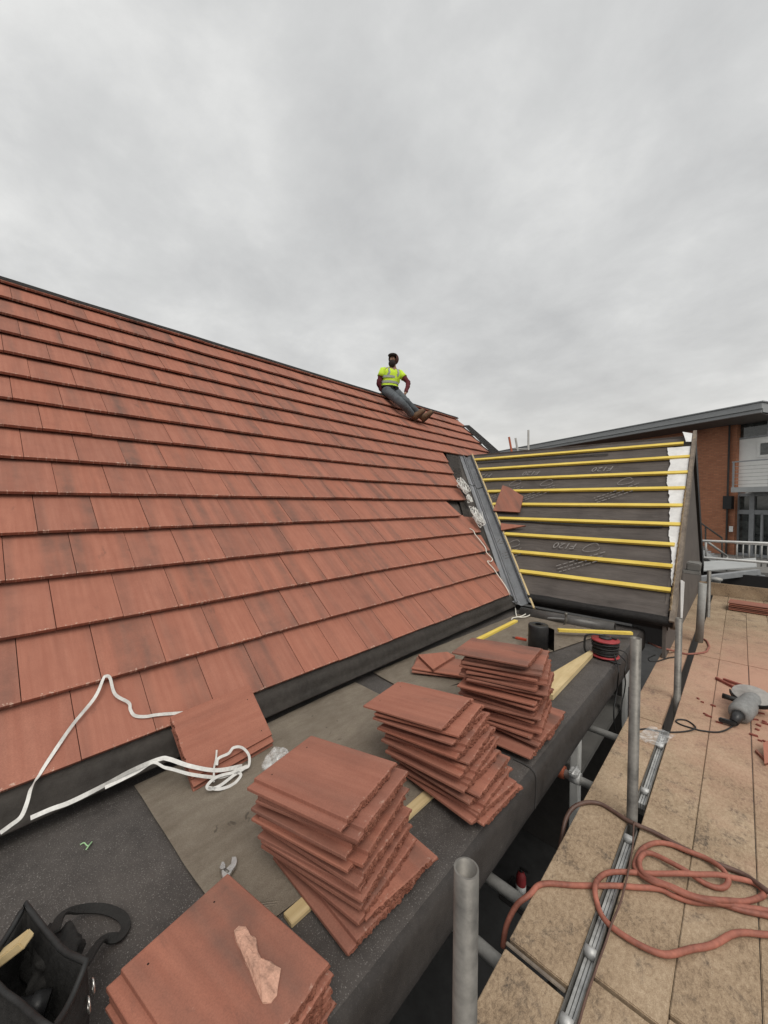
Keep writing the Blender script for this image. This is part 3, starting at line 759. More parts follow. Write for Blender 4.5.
# two tiles leaning from the flat roof on to the eaves
def plane_frame(o_, xd, nd):
    x = Vector(xd).normalized(); n = Vector(nd); n = (n-x*n.dot(x)).normalized(); y = n.cross(x)
    return Matrix(((x[0], y[0], n[0], o_[0]), (x[1], y[1], n[1], o_[1]), (x[2], y[2], n[2], o_[2]), (0, 0, 0, 1)))
lb0 = onz(192, 792, ZF+.01); lb1 = onz(273, 745, ZF+.01); lt0 = Vector((-2.10, lb0.y+.005, -1.105))
lu = (lb1-lb0).normalized(); lv = (lt0-lb0); lv = (lv-lu*lv.dot(lu)).normalized(); ln = lu.cross(lv).normalized()
if ln.z < 0: ln = -ln
lc = (lb0+lb1)/2+lv*.168
put_tile(plane_frame(lc-ln*.002, lu, ln) , 'red roof tile with ribbed lower edge under another, leaning on the eaves', 'red tiles leaning against the eaves', TMESH[1])
put_tile(plane_frame(lc+ln*.0255+lv*.012-lu*.005, -lu, ln), 'upper red roof tile leaning on the eaves under the white strap bundle', 'red tiles leaning against the eaves', TMESH[3])
# cut pieces lying on the cross battens and boards
def piece(name, poly, n_, th, label, mats=(M_tile, M_broken), group='cut tile pieces', cat='tile piece'):
    bm = BM(); uvl = bm.loops.layers.uv.new('UVMap'); fs = prism(bm, poly, Vector(n_)*th)
    for f in bm.faces:
        f.material_index = 0 if abs(f.normal.dot(Vector(n_))) > .8 else 1
        for l in f.loops: l[uvl].uv = (l.vert.co.x*.7+l.vert.co.y*.7, l.vert.co.z-l.vert.co.y*.5)
    c = sum((Vector(p) for p in poly), Vector())/len(poly)
    o = finish(name, bm, list(mats), None, c); return tag(o, label, cat, group)
PB = PC+nC*.004
piece('tile_piece', [onp(x, y, PB, nC) for x, y in ((503, 486), (509, 488), (523.5, 497), (520, 513), (493.5, 511.5))], nC, .02, 'red tile with one corner cut off, lying on the yellow battens')
piece('tile_piece', [onp(x, y, PB, nC) for x, y in ((501, 524), (526, 526.5), (501.5, 531))], nC, .02, 'triangular red tile offcut lying below the cut tile on the battens')
piece('tile_piece', [onz(x, y, ZF+.062) for x, y in ((418, 657), (447, 654), (455, 658), (433, 672))], (0, 0, 1), .02, 'diagonally cut red tile on top of the small pile near the eaves')
# the pale raw chunk on the front stack
oc = [(393, 180), (405, 167), (425, 168), (431, 185), (449, 193), (453, 213), (455, 238), (470, 260), (486, 266), (498, 263), (513, 278), (510, 298), (507, 320), (503, 342), (490, 357), (468, 360), (459, 338), (446, 305), (432, 272), (415, 236), (402, 207)]
ol = [onz(80+x/2.56, 860+y/2.56, zt4+.034) for x, y in oc]; cc = sum(ol, Vector())/len(ol); rg = random.Random(2)
bm = BM(); rings = []
for k, (sc2, dz) in enumerate(((.97, -.026), (1.0, -.016), (1.0, -.003), (.80, .0035), (.45, .006))):
    rings.append([bm.verts.new(Vector((cc.x+(p.x-cc.x)*sc2+rg.uniform(-.0015, .0015), cc.y+(p.y-cc.y)*sc2+rg.uniform(-.0015, .0015), p.z+dz+rg.uniform(-.003, .003)*(k > 1)))) for p in ol])
for a, b in zip(rings[:-1], rings[1:]):
    for k in range(len(ol)): bm.faces.new((a[k], a[(k+1) % len(ol)], b[(k+1) % len(ol)], b[k]))
bm.faces.new(rings[0][::-1]); ct = bm.verts.new(cc+Vector((0, 0, .007)))
for k in range(len(ol)): bm.faces.new((rings[-1][k], rings[-1][(k+1) % len(ol)], ct))
bmesh.ops.recalc_face_normals(bm, faces=bm.faces)
M_chunk = plain('pale_pink_raw_clay', (.52, .30, .22), .95, 0, .30, 30, bump=.9)
tag(finish('tile_piece', bm, M_chunk, None, cc-Vector((0, 0, .026))), 'pale raw broken strip of tile lying on the low front stack', 'tile piece', 'cut tile pieces')

# ------------------------------------------------------------------ timber, rolls and tools on the flat roof
def plank(name, a, b, w, h, mat, label, cat='timber batten', group=None, bev=.002):
    a, b = Vector(a), Vector(b); bm = BM(); c = (a+b)/2
    box(bm, (0, 0, h/2), ((b-a).length, w, h), bev=bev, M=frame(c, b-a)); return tag(finish(name, bm, mat, None, c), label, cat, group)
plank('timber_batten', (-1.045, .68, ZF+.002), (-1.01, 3.0, ZF+.002), .05, .016, M_pine, 'pale timber batten lying under the tall tile stacks')
bm = BM(); a, b, c, d = onz(566, 690, ZF+.004), onz(566, 683, ZF+.004), onz(590, 654, ZF+.004), onz(593, 657, ZF+.004)
a2 = onz(563, 668, ZF+.004); prism(bm, [(-.925, 2.72, ZF+.004), d, c, (-1.10, 2.72, ZF+.004)], (0, 0, .035)); tag(finish('timber_wedge', bm, M_pine, None, (-.98, 3.1, ZF)), 'pale tapered timber offcut behind the farthest tile stack', 'timber offcut')
plank('timber_batten', onz(478, 641, ZF+.008), onz(516, 622, ZF+.008), .045, .025, M_battenY, 'yellow batten offcut pointing at the valley foot')
plank('timber_batten', onz(558, 631.5, ZF+.055), onz(632, 634.5, ZF+.055), .045, .027, M_batten, 'yellow batten offcut lying beside the cable reel')
# long black roll
def roll(name, a, b, r, mat, label, cat):
    bm = BM(); a, b = Vector(a), Vector(b); ax = (b-a).normalized(); hollow(bm, a, b, r, .006, 36)
    u = ax.orthogonal().normalized(); w = ax.cross(u)
    P = [(u*math.cos(q)+w*math.sin(q))*(r*.92-.0011*q) for q in lin(0, 26, 130)]
    top = [bm.verts.new(b+p-ax*.006) for p in P]; low = [bm.verts.new(b+p-ax*.25) for p in P]
    for i in range(len(P)-1): bm.faces.new((top[i], top[i+1], low[i+1], low[i])).smooth = True
    return tag(finish(name, bm, mat, None, (a+b)/2-Vector((0, 0, r))), label, cat)
roll('membrane_roll', ony(521, 613, 4.60), ony(615, 629.5, 4.64), .074, M_rollblk, 'long black membrane roll lying at the foot of the battened slope', 'membrane roll')
# short black roll standing up with a loose flap
pr = onz(538, 649, ZF+.01); RR = thing('felt_roll', 'short black felt roll standing on end behind the farthest tile stack', 'felt roll', pr)
bm = BM(); lathe(bm, [(.0, .232), (.03, .232), (.031, .227), (.036, .227), (.037, .233), (.077, .233), (.085, .230), (.088, .222), (.088, .0)], 30, Matrix.Translation(pr)); finish('roll', bm, M_blackpl, RR)
bm = BM(); sp = [pr+Vector((math.cos(q)*(.089+.05*k), math.sin(q)*(.089+.05*k), 0)) for q, k in ((1.9, 0), (1.4, .05), (.9, .25), (.55, .55), (.35, .95))]
sheet(bm, lambda i, z: sp[i]+Vector((0, 0, z)), range(5), [0, .1, .2]); bmesh.ops.solidify(bm, geom=bm.faces[:], thickness=.003); finish('flap', bm, M_blackpl, RR)
bm = BM(); lathe(bm, [(.0, .2345), (.028, .2345)], 20, Matrix.Translation(pr)); finish('label_disc', bm, M_white, RR)
# hammer on the roll
hp = onz(566, 628, ZF); H = thing('claw_hammer', 'claw hammer with dark handle resting across the long black roll', 'hammer', hp)
ha, hb_ = ony(533, 617, 4.60), ony(566, 619.5, 4.50)
bm = BM(); pts = catmull([ha, ha.lerp(hb_, .3), ha.lerp(hb_, .7), hb_], 5); tube(bm, pts, [.019 if i < 7 else .013 for i in range(len(pts))], 10); finish('handle', bm, M_tooldust, H)
bm = BM(); up = Vector((0, 0, 1)); tube(bm, [hb_+up*.075, hb_+up*.05, hb_+up*.045, hb_+up*.02, hb_, hb_-up*.02, hb_-up*.06+Vector((-.02, 0, 0)), hb_-up*.085+Vector((-.045, 0, 0))], [.017, .017, .012, .012, .018, .014, .009, .003], 12); finish('head', bm, M_galv, H)
# small orange knife
kp = onz(521, 640, ZF+.01); K = thing('utility_knife', 'orange red hand tool lying left of the short black roll', 'knife', kp)
bm = BM(); box(bm, (0, 0, .012), (.11, .034, .022), bev=.006, M=frame(kp, (1, .1, 0))); finish('handle', bm, M_orange, K)
bm = BM(); box(bm, (-.068, 0, .012), (.03, .02, .01), bev=.002, M=frame(kp, (1, .1, 0))); finish('nose', bm, M_galv, K)
# cable reel
cp = onz(605, 657, ZF+.004); CRL = thing('cable_reel', 'red and black extension cable reel near the flat roof edge', 'cable reel', cp)
T = Matrix.Translation(cp)
for z in (.012, .150):
    bm = BM(); lathe(bm, [(.03, z), (.108, z), (.112, z+.004), (.112, z+.010), (.104, z+.014), (.03, z+.018)], 32, T); finish('flange', bm, M_redpl, CRL)
bm = BM()
rg = random.Random(3)
for k in range(13):
    z = .036+k*.0092; r = .094+rg.uniform(-.006, .012); tube(bm, [cp+Vector((math.cos(a_)*r, math.sin(a_)*r, z+.004*math.sin(a_*2+k))) for a_ in lin(0, 2*math.pi, 25)[:-1]], .0062, 6, closed=True)
lathe(bm, [(.078, .03), (.078, .152)], 24, T); finish('wound_cable', bm, M_black, CRL)
bm = BM(); lathe(bm, [(.0, .182), (.045, .182), (.05, .176), (.05, .168)], 20, T); box(bm, (.06, .03, .176), (.05, .04, .014), M=T, bev=.003); finish('socket_hub', bm, M_blackpl, CRL)
bm = BM(); hd = Vector((-.93, -.35, 0)); sdv = Vector((-.35, .93, 0))
hpnts = [cp+Vector((0, 0, .185))+sdv*.02, cp+hd*.10+Vector((0, 0, .19)), cp+hd*.155+Vector((0, 0, .17)), cp+hd*.165+Vector((0, 0, .10)), cp+hd*.155+Vector((0, 0, .03)), cp+hd*.10+Vector((0, 0, .006)), cp-hd*.05+Vector((0, 0, .006))-sdv*.12, cp-hd*.10+Vector((0, 0, .006))-sdv*.14]
tube(bm, catmull(hpnts, 5), .009, 8); finish('handle', bm, M_blackpl, CRL)
# black wires that fall from the reel over the roof edge
def wire(name, pts, r, mat, label, cat='cable', group=None, sub=6, n=8):
    P = [p+Vector((mnoise.noise(p*9), mnoise.noise(p*9+Vector((4, 0, 0))), .3*mnoise.noise(p*7)))*r*.8 for p in catmull(pts, sub)]
    bm = BM(); tube(bm, P, r, n); o = finish(name, bm, mat, None, pts[0]); return tag(o, label, cat, group)
wire('power_cable', [cp+Vector((.08, -.05, .06)), onz(617, 664, ZF+.01), onz(619, 672, ZF+.01), onx(617, 690, -.722), onx(614, 712, -.72), onx(616, 733, -.70), onx(622, 742, -.66), onz(630, 762, -1.585), onz(634, 780, -1.585)], .0055, M_black, 'black cable hanging from the reel over the felt roof edge, longer loop')
wire('power_cable', [cp+Vector((.09, .03, .05)), onz(626, 662, ZF+.01), onz(625, 672, ZF+.01), onx(625, 690, -.722), onx(621, 710, -.72), onx(622, 730, -.70), onx(627, 745, -.67), onx(618, 750, -.68), onx(612, 757, -.7)], .005, M_black, 'thin black cable hanging from the reel, shorter loop beside the pole')
# twine from the valley and its tangles
def on_roof(x, y, off=.008): return onp(x, y, PM+nM*off, nM)
z2 = lambda x, y: (460+x/7.68, 520+y/7.68)
tw = [on_roof(*z2(x, y)) for x, y in ((75, 65), (105, 85), (120, 115), (190, 205), (205, 250), (245, 295), (240, 318), (212, 320), (265, 385), (330, 480), (376, 560))]
e0 = onz(509.5, 600, -1.24); tw += [e0]+[onz(*z2(x, y), ZF+.03) for x, y in ((420, 660), (430, 720), (445, 745), (500, 745), (535, 730), (520, 715), (470, 740), (410, 750), (395, 765))]
wire('twine', tw, .0065, M_string, 'white twine trailing down the last tiles to the flat roof', 'twine')
def tangle(name, c, n_, rad, seed, label, mat=M_tape):
    rg = random.Random(seed); n_ = Vector(n_); u = n_.orthogonal().normalized(); w = n_.cross(u); bm = BM()
    for k in range(12):
        p = []; a0 = rg.uniform(0, 6.28)
        for q in range(6):
            a0 += rg.uniform(.6, 2.4); rr = rad*rg.uniform(.1, 1)
            p.append(c+vd*math.cos(a0)*rr*1.0+vd.cross(n_)*math.sin(a0)*rr*.55+n_*rg.uniform(.05, .11))
        tube(bm, catmull(p, 5), .0055, 5)
    return tag(finish(name, bm, mat, None, c), label, 'tangled twine')
tangle('twine_tangle', on_roof(460, 489), nM, .24, 5, 'upper white twine tangle caught on the valley edge')
tangle('twine_tangle', on_roof(466, 502), nM, .12, 8, 'small middle knot of white twine beside the valley')
tangle('twine_tangle', on_roof(474, 519), nM, .27, 6, 'larger lower white twine tangle lying in the valley')
# white packing straps
s5 = lambda x, y: (x/2.954, 640+y/2.954)
def strap(name, pts, nr, w, label):
    bm = BM(); P = catmull(pts, 6); ribbon(bm, P, [nr(p) if callable(nr) else nr for p in P], w); return tag(finish(name, bm, M_tape, None, pts[len(pts)//2]), label, 'packing strap')
P1 = [onx(*s5(0, 570), -1.98), onx(*s5(30, 548), -1.98), onx(*s5(62, 522), -1.99), onx(*s5(80, 480), -2.01), onx(*s5(92, 437), -2.05)]
P1 += [on_roof(*s5(x, y), .005) for x, y in ((112, 405), (150, 345), (215, 250), (280, 170), (305, 115), (312, 107), (325, 112), (340, 160), (380, 185), (385, 205), (398, 223), (430, 226), (470, 220), (560, 213), (615, 203))]
strap('packing_strap', P1, lambda p: Vector((.9, -.1+.8*math.sin(p.y*14+p.z*9), .6)), .0145, 'long white packing strap running up over the eaves and folded on the tiles')
onl = lambda x, y, o=.03: onp(x, y, lc+ln*(.0255+.0245+o), ln)
P2 = [onx(*s5(90, 526), -2.0), onx(*s5(150, 500), -2.0), onx(*s5(210, 478), -2.0), onx(*s5(310, 428), -1.99), onx(*s5(390, 385), -1.97), onx(*s5(470, 352), -1.95), onx(*s5(500, 352), -1.92)]
P2 += [onl(*s5(x, y), .022) for x, y in ((560, 372), (640, 385), (715, 372))]
strap('packing_strap', P2, lambda p: Vector((.8, -.3, .6+.7*math.sin(p.y*11))), .018, 'white packing strap stretched along the eaves to the leaning tile')
P3 = [onx(*s5(310, 436), -1.985), onx(*s5(400, 392), -1.97), onx(*s5(450, 362), -1.95)]+[onl(*s5(x, y), .02) for x, y in ((485, 376), (510, 382), (570, 398), (650, 405), (700, 385), (730, 372))]
strap('packing_strap', P3, lambda p: Vector((.7, -.4+.8*math.sin(p.y*13), .6)), .014, 'second white strap twisted beside the one along the eaves')
P4 = [onl(*s5(x, y), .02) for x, y in ((640, 325), (638, 350), (632, 380), (632, 420))]
strap('packing_strap', P4, ln, .008, 'short upright sliver of white strap on the leaning tile')
P5 = [onl(*s5(x, y), .03) for x, y in ((640, 370), (645, 350), (675, 335), (690, 318), (715, 318), (735, 340), (735, 370), (720, 380), (690, 400), (650, 430), (620, 440), (612, 430), (640, 405), (690, 392), (712, 398), (690, 425), (650, 440), (615, 436))]
strap('packing_strap', P5, ln, .013, 'curled white strap loop gathered on the leaning tile')
# scrap of clear film with a printed strip
pf = onz(277, 770, ZF+.01); FW = thing('film_scrap', 'crumpled clear plastic film with black print behind the nearest stack', 'plastic film', pf)
bm = BM(); bmesh.ops.create_icosphere(bm, subdivisions=4, radius=1)
for v in bm.verts:
    n_ = v.co.copy(); k = 1+.30*mnoise.noise(n_*1.8+Vector((3, 1, 0)))+.10*mnoise.noise(n_*4.5)
    v.co = pf+Vector((n_.x*.058*k, n_.y*.068*k, .05+max(-.05, n_.z*.052*k)))
finish('film', bm, M_clear, FW, smooth=False)
bm = BM(); c0 = pf+Vector((.062, -.035, .045)); rg = random.Random(5)
for i in range(4):
    for j in range(2): box(bm, (i*.014-.02, 0, j*.018), (.009*rg.uniform(.6, 1.1), .002, .012), M=frame(c0, (.55, .75, .25)))
finish('print', bm, M_label, FW)
# adjustable wrench
wp = onz(228, 872, ZF+.022); W = thing('adjustable_wrench', 'chrome adjustable wrench poking out behind the low front stack', 'wrench', wp)
wx = (onz(222, 892, ZF+.022)-onz(230, 862, ZF+.022)).normalized(); wy = Vector((0, 0, 1)).cross(wx)
Wm = lambda pts: [wp+wx*a+wy*b for a, b in pts]
bm = BM(); prism(bm, Wm([(-.048, .018), (-.030, .026), (-.012, .026), (.012, .016), (.03, .011), (.20, .013), (.21, 0), (.20, -.013), (.03, -.011), (.012, -.02), (.0, -.022), (-.004, -.008), (-.022, .006), (-.026, .004), (-.05, .002)]), (0, 0, .011)); bmesh.ops.bevel(bm, geom=bm.edges[:], offset=.0015, segments=1, affect='EDGES'); finish('body', bm, M_chrome, W)
bm = BM(); prism(bm, Wm([(-.036, -.03), (-.012, -.032), (-.004, -.024), (-.008, -.012), (-.020, -.014), (-.034, -.022)]), (0, 0, .009)); finish('jaw', bm, M_chrome, W)
bm = BM(); cyl(bm, wp+wx*-.002+wy*-.012+Vector((0, 0, .008)), wp+wx*.012+wy*.004+Vector((0, 0, .008)), .006); finish('screw', bm, M_galv, W)
wire('twine', [onz(80, 845, ZF+.006), onz(84, 843, ZF+.008), onz(88, 846, ZF+.006), onz(92, 842, ZF+.007), onz(89, 846, ZF+.012), onz(86, 850, ZF+.006)], .0022, M_green, 'tiny pale green twine scrap on the dark felt', 'twine')
# ---- tool bag
bz = -1.11; bp = Vector((-1.25, .03, ZF)); TB = thing('tool_bag', 'open black fabric tool bag in the bottom left corner', 'tool bag', bp)
r0, r1, r2, r3 = onz(25, 903, bz), onz(88, 964, bz), onz(52, 1030, bz), onz(-22, 966, bz)
bm = BM()
def bag_ring(z, ins, bulge):
    cs = [r0, r1, r2, r3]; cc = sum(cs, Vector())/4; P = []
    for k in range(4):
        a, b = cs[k], cs[(k+1) % 4]
        for i in range(8):
            t = i/8; p = a.lerp(b, t); d = (p-cc); d.z = 0
            q = cc+d*(1-ins)+d.normalized()*bulge*math.sin(t*math.pi); q = q + d.normalized()*.008*mnoise.noise(p*9+Vector((0, 0, z*20)))
            P.append(Vector((q.x, q.y, z+.012*mnoise.noise(p*7)*(1 if z > -1.2 else 0)-.018*math.sin(t*math.pi)*(1 if z > -1.2 else 0))))
    return P
rings = [bag_ring(ZF+.006, .02, .0), bag_ring(ZF+.06, -.03, .01), bag_ring(ZF+.16, -.02, .006), bag_ring(bz-.012, .01, -.004), bag_ring(bz, .0, -.004), bag_ring(bz+.003, .05, -.006), bag_ring(bz-.012, .09, -.006), bag_ring(ZF+.12, .10, 0), bag_ring(ZF+.03, .12, 0)]
V = [[bm.verts.new(p) for p in r] for r in rings]
for i in range(len(V)-1):
    for k in range(32):
        f = bm.faces.new((V[i][k], V[i][(k+1) % 32], V[i+1][(k+1) % 32], V[i+1][k])); f.smooth = True
bm.faces.new(V[0][::-1]); bm.faces.new(V[-1]); finish('body', bm, M_blackfab, TB)
bm = BM(); tube(bm, [p+Vector((0, 0, .003)) for p in bag_ring(bz, .025, -.004)], .007, 8, closed=True); finish('rim_binding', bm, M_black, TB)
bm = BM(); hl = [r0.lerp(r1, .35)+Vector((-.02, .02, -.06)), onz(62, 915, ZF+.09), onz(82, 909, ZF+.04), onz(104, 909, ZF+.02), onz(121, 916, ZF+.02), onz(126, 926, ZF+.015), onz(119, 937, ZF+.02), onz(101, 941, ZF+.05), r0.lerp(r1, .8)+Vector((-.01, .02, -.07))]
ribbon(bm, catmull(hl, 6), (.3, -.2, 1), .026, .006); finish('carry_strap', bm, M_blackfab, TB)
wa, wb_ = onz(-14, 970, -1.17), onz(27, 938, -1.10); bm = BM(); box(bm, (0, 0, 0), ((wb_-wa).length, .036, .022), bev=.003, M=frame((wa+wb_)/2, wb_-wa)); tag(finish('timber_offcut', bm, M_pine, None, (wa+wb_)/2-Vector((0, 0, .02))), 'pale split timber offcut sticking out of the black tool bag', 'timber offcut')
bm = BM(); ta, tb = onz(5, 1012, -1.22), onz(48, 1004, -1.24); tube(bm, [ta, ta.lerp(tb, .55), ta.lerp(tb, .6), tb], [.02, .02, .027, .027], 16); tag(finish('torch', bm, M_blackpl, None, (ta+tb)/2-Vector((0, 0, .03))), 'black torch lying inside the tool bag', 'torch')
bm = BM(); g0 = onz(52, 960, -1.26)
bmesh.ops.create_icosphere(bm, subdivisions=4, radius=1)
for v in bm.verts:
    n_ = v.co.copy(); k = 1+.45*mnoise.noise(n_*1.7)+.2*mnoise.noise(n_*5); v.co = g0+Vector((n_.x*.075*k, n_.y*.055*k, n_.z*.06*k))
tag(finish('cloth', bm, M_blackfab, None, g0-Vector((0, 0, .06)), smooth=True), 'dark crumpled cloth lying inside the black tool bag', 'cloth')
for k, (x, y) in enumerate(((93, 986), (87, 1006))):
    bm = BM(); c = onz(x, y, -1.19); tube(bm, [c+Vector((math.cos(a_)*.012, .003*k, math.sin(a_)*.016)) for a_ in lin(0, 6.28, 13)[:-1]], .0028, 6, closed=True); finish('buckle', bm, M_chrome, TB)

# ================================================================== SCAFFOLD
ZD = -1.6; rgd = random.Random(21)
def board(x0, x1, y0, y1, label, z=ZD):
    bm = BM(); c = Vector(((x0+x1)/2, (y0+y1)/2, z-.019)); g = .0014
    box(bm, c, (x1-x0-2*g, y1-y0-.006, .038), bev=.003)
    M = Matrix.Translation(c) @ Matrix.Rotation(R_(rgd.uniform(-.05, .05)), 4, 'Z') @ Matrix.Translation(-c)
    bmesh.ops.transform(bm, matrix=M, verts=bm.verts)
    return tag(finish('scaffold_board', bm, M_deck, None, c-Vector((0, 0, .019))), label, 'scaffold board', 'worn scaffold boards of the walkway')
board(-.592, -.386, -1.2, 1.295, 'short inner scaffold board nearest the camera, left of the ladder beam')
board(-.592, -.386, 1.325, 3.40, 'inner scaffold board between the near joint and the second pole', ZD+.004)
board(-.60, -.392, 3.41, 5.35, 'inner scaffold board beyond the second pole beside the cross gable')
board(-.60, -.40, 5.36, 8.9, 'farthest inner scaffold board, running past the gable wall')
names = ['first', 'second', 'third', 'fourth']
for i, (xa, xb) in enumerate(((-.336, -.134), (-.134, .082), (.082, .297), (.297, .512))):
    if i < 2:
        board(xa, xb, -1.2, 1.41+.055*i, '%s walkway board right of the ladder beam, on the camera side of the near joint' % names[i]); y = 1.418+.055*i
        board(xa, xb, y, 5.25, '%s walkway board right of the ladder beam, the middle length under the hose' % names[i])
    else:
        board(xa, xb, -1.2, 5.25, '%s walkway board right of the ladder beam, the long near length' % names[i])
    board(xa, xb, 5.258, 8.93, '%s walkway board right of the ladder beam, the far length by the toe board' % names[i])
bm = BM(); box(bm, (.05, 8.96, ZD+.105), (1.15, .038, .225), bev=.004); tag(finish('toe_board', bm, M_deck, None, (.05, 8.96, ZD)), 'upright timber toe board closing the far end of the walkway', 'toe board')
# metal strip lying over the near inner joint
plank('joint_strip', (-.595, 1.310, ZD-.004), (-.39, 1.310, ZD-.004), .014, .006, M_barge, 'narrow dark metal strip over the inner board joint', 'metal strip')
# ladder beam in the gap
def ladder_beam(y0, y1, rungs, label):
    b_ = Vector((-.362, (y0+y1)/2, ZD-.1)); LBm = thing('ladder_beam', label, 'ladder beam', b_, 'alloy ladder beams in the board gap')
    for x in (-.3825, -.3405):
        bm = BM(); box(bm, (x, (y0+y1)/2, ZD-.018), (.004, y1-y0, .05), bev=.001); finish('stile', bm, M_galv, LBm)
    for x in (-.373, -.3615, -.350):
        bm = BM(); box(bm, (x, (y0+y1)/2, ZD-.034), (.0092, y1-y0-.06, .03), bev=.001); finish('slat', bm, M_galvl, LBm)
    for y in rungs:
        bm = BM(); cyl(bm, (-.380, y, ZD-.006), (-.343, y, ZD-.006), .018, 18); finish('rung', bm, M_galvl, LBm)
ladder_beam(.62, 2.20, (1.235, 1.49, 2.13), 'nearest alloy ladder beam lying in the board gap under the red hose')
ladder_beam(2.42, 3.3, (2.55, 3.1), 'middle alloy ladder beam lying in the board gap between the poles')
# standards
def pole(x, y, ztop, zb, label):
    bm = BM(); hollow(bm, (x, y, zb), (x, y, ztop), .02415, .0035); return tag(finish('scaffold_pole', bm, M_galv, None, (x, y, zb)), label, 'scaffold pole', 'upright scaffold poles along the walkway')
p1 = onz(466.4, 868, -.712); pole(p1.x, p1.y, -.712, GZ, 'nearest upright scaffold pole with its open top showing')
pole(-.372, 2.256, -.668, GZ, 'second upright scaffold pole, beside the cable reel')
pole(-.355, 3.94, -.93, GZ, 'third upright scaffold pole, at the corner of the cross gable')
p4 = onz(708, 617, ZD); p4t = CF.dot(p4)*(569-503.2)/FPX; pole(p4.x, p4.y, -p4t, GZ, 'fourth upright scaffold pole, beyond the gable near the toe board')
p5 = onz(699, 642, ZD); bm = BM(); hollow(bm, (p5.x, p5.y, ZD+.002), (p5.x+.02, p5.y, ZD+.69), .038, .005); tag(finish('plastic_pipe', bm, M_paleg, None, (p5.x, p5.y, ZD)), 'short pale grey pipe standing between the third and fourth poles', 'pipe')
# transoms below the boards
def tubep(a, b, label, r=.02415):
    bm = BM(); hollow(bm, a, b, r, .0035); return tag(finish('scaffold_tube', bm, M_galvr, None, a), label, 'scaffold tube', 'scaffold tubes under the boards')
tubep((-1.2, 1.582, -1.70), (.6, 1.582, -1.70), 'scaffold tube under the boards just beyond the near board joint')
tubep((-1.2, 1.311, -1.70), (.6, 1.311, -1.70), 'scaffold tube under the boards just before the near board joint')
tubep((-1.2, 3.183, -1.70), (.6, 3.183, -1.70), 'scaffold tube under the boards beside the hanging cables')
tubep((-.9, 2.50, -1.675), (.6, 2.50, -1.70), 'scaffold tube with the rusty clamp near the second pole')
tubep((-.46, -1.2, -1.752), (-.46, 9.0, -1.752), 'long scaffold tube running lengthwise under the board gap')
q = Vector((-.80, 2.50, -1.675)); bm = BM(); M = frame(q, (1, 0, 0)); 
lathe(bm, [(.026, -.03), (.037, -.028), (.04, -.01), (.04, .012), (.036, .03), (.026, .03)], 16, Matrix.Translation(q) @ Matrix.Rotation(math.pi/2, 4, 'Y')); cyl(bm, q+Vector((0, -.05, .03)), q+Vector((0, .05, .03)), .009, 8); tag(finish('scaffold_coupler', bm, M_copper, None, q), 'rusty red coupler clamped on a tube under the felt edge', 'coupler')
q = Vector((-.71, 2.50, -1.672)); bm = BM(); lathe(bm, [(.026, -.03), (.036, -.028), (.038, 0), (.036, .03), (.026, .03)], 16, Matrix.Translation(q) @ Matrix.Rotation(math.pi/2, 4, 'Y')); box(bm, q+Vector((0, -.02, .04)), (.05, .07, .03), bev=.006); cyl(bm, q+Vector((.0, -.07, .05)), q+Vector((0, .03, .05)), .008, 8); tag(finish('scaffold_coupler', bm, M_galvl, None, q), 'shiny steel coupler beside the rusty one under the boards', 'coupler')
# red hose coil
h5 = lambda x, y, z=ZD+.014: onz(540+x/3.37, 840+y/3.37, z)
hA = [onz(503, 948, ZD-.16), onz(507, 926, ZD-.10), onz(516, 905, ZD-.03), onz(529, 893, ZD+.006)]+[h5(x, y) for x, y in ((0, 150), (90, 152), (180, 155), (300, 156), (400, 166), (450, 190), (520, 208), (600, 211), (680, 235), (768, 256), (860, 280), (960, 330))]
wire('air_hose', hA, .0102, M_hose, 'red rubber hose coming up past the board edge and crossing the boards', 'hose', None, 6, 12)
zc = ZD+.037
hB = [h5(x, y, z) for x, y, z in ((980, 290, zc), (860, 262, ZD+.014), (768, 240, ZD+.016), (640, 216, ZD+.02), (560, 200, zc), (480, 180, zc), (420, 152, zc), (370, 135, ZD+.03), (325, 100, ZD+.016), (322, 70, ZD+.014), (345, 28, ZD+.014), (390, 10, ZD+.014), (440, 14, ZD+.014), (500, 38, ZD+.02), (560, 62, ZD+.02), (615, 98, ZD+.03), (636, 135, ZD+.03), (612, 160, ZD+.014), (560, 146, ZD+.014), (480, 98, ZD+.03), (400, 56, ZD+.02), (358, 45, ZD+.02), (336, 66, ZD+.034), (345, 105, ZD+.034), (380, 130, zc), (450, 160, zc), (520, 188, zc), (600, 200, zc), (690, 205, ZD+.02), (745, 198, ZD+.014), (757, 178, ZD+.014), (715, 145, ZD+.014), (620, 121, zc), (500, 114, zc), (380, 112, ZD+.02), (265, 105, ZD+.014), (208, 120, ZD+.014), (186, 160, ZD+.034), (193, 212, ZD+.014), (222, 270, ZD+.014), (282, 325, ZD+.014), (370, 374, ZD+.014), (450, 384, ZD+.014), (555, 358, ZD+.014), (650, 318, ZD+.014), (768, 318, ZD+.014), (900, 330, ZD+.014))]
wire('air_hose', hB, .0102, M_hose, 'coiled red rubber hose looped over the ladder beam', 'hose', None, 6, 12)
hD = [onz(559, 852, ZD-.14), onz(563, 831, ZD-.06), onz(571, 811, ZD-.005), onz(583, 803, ZD+.016), onz(598, 803.5, ZD+.014), onz(614.6, 812.5, ZD+.014), onz(633, 823, ZD+.02), onz(660, 835.4, ZD+.014), onz(706, 859, ZD+.014), onz(742, 874, ZD+.014), onz(768, 891, ZD+.03), onz(800, 915, ZD+.014)]
wire('air_hose', hD, .010, M_darkhose, 'dark brown hose running from the coupler across the boards', 'hose', None, 6, 12)
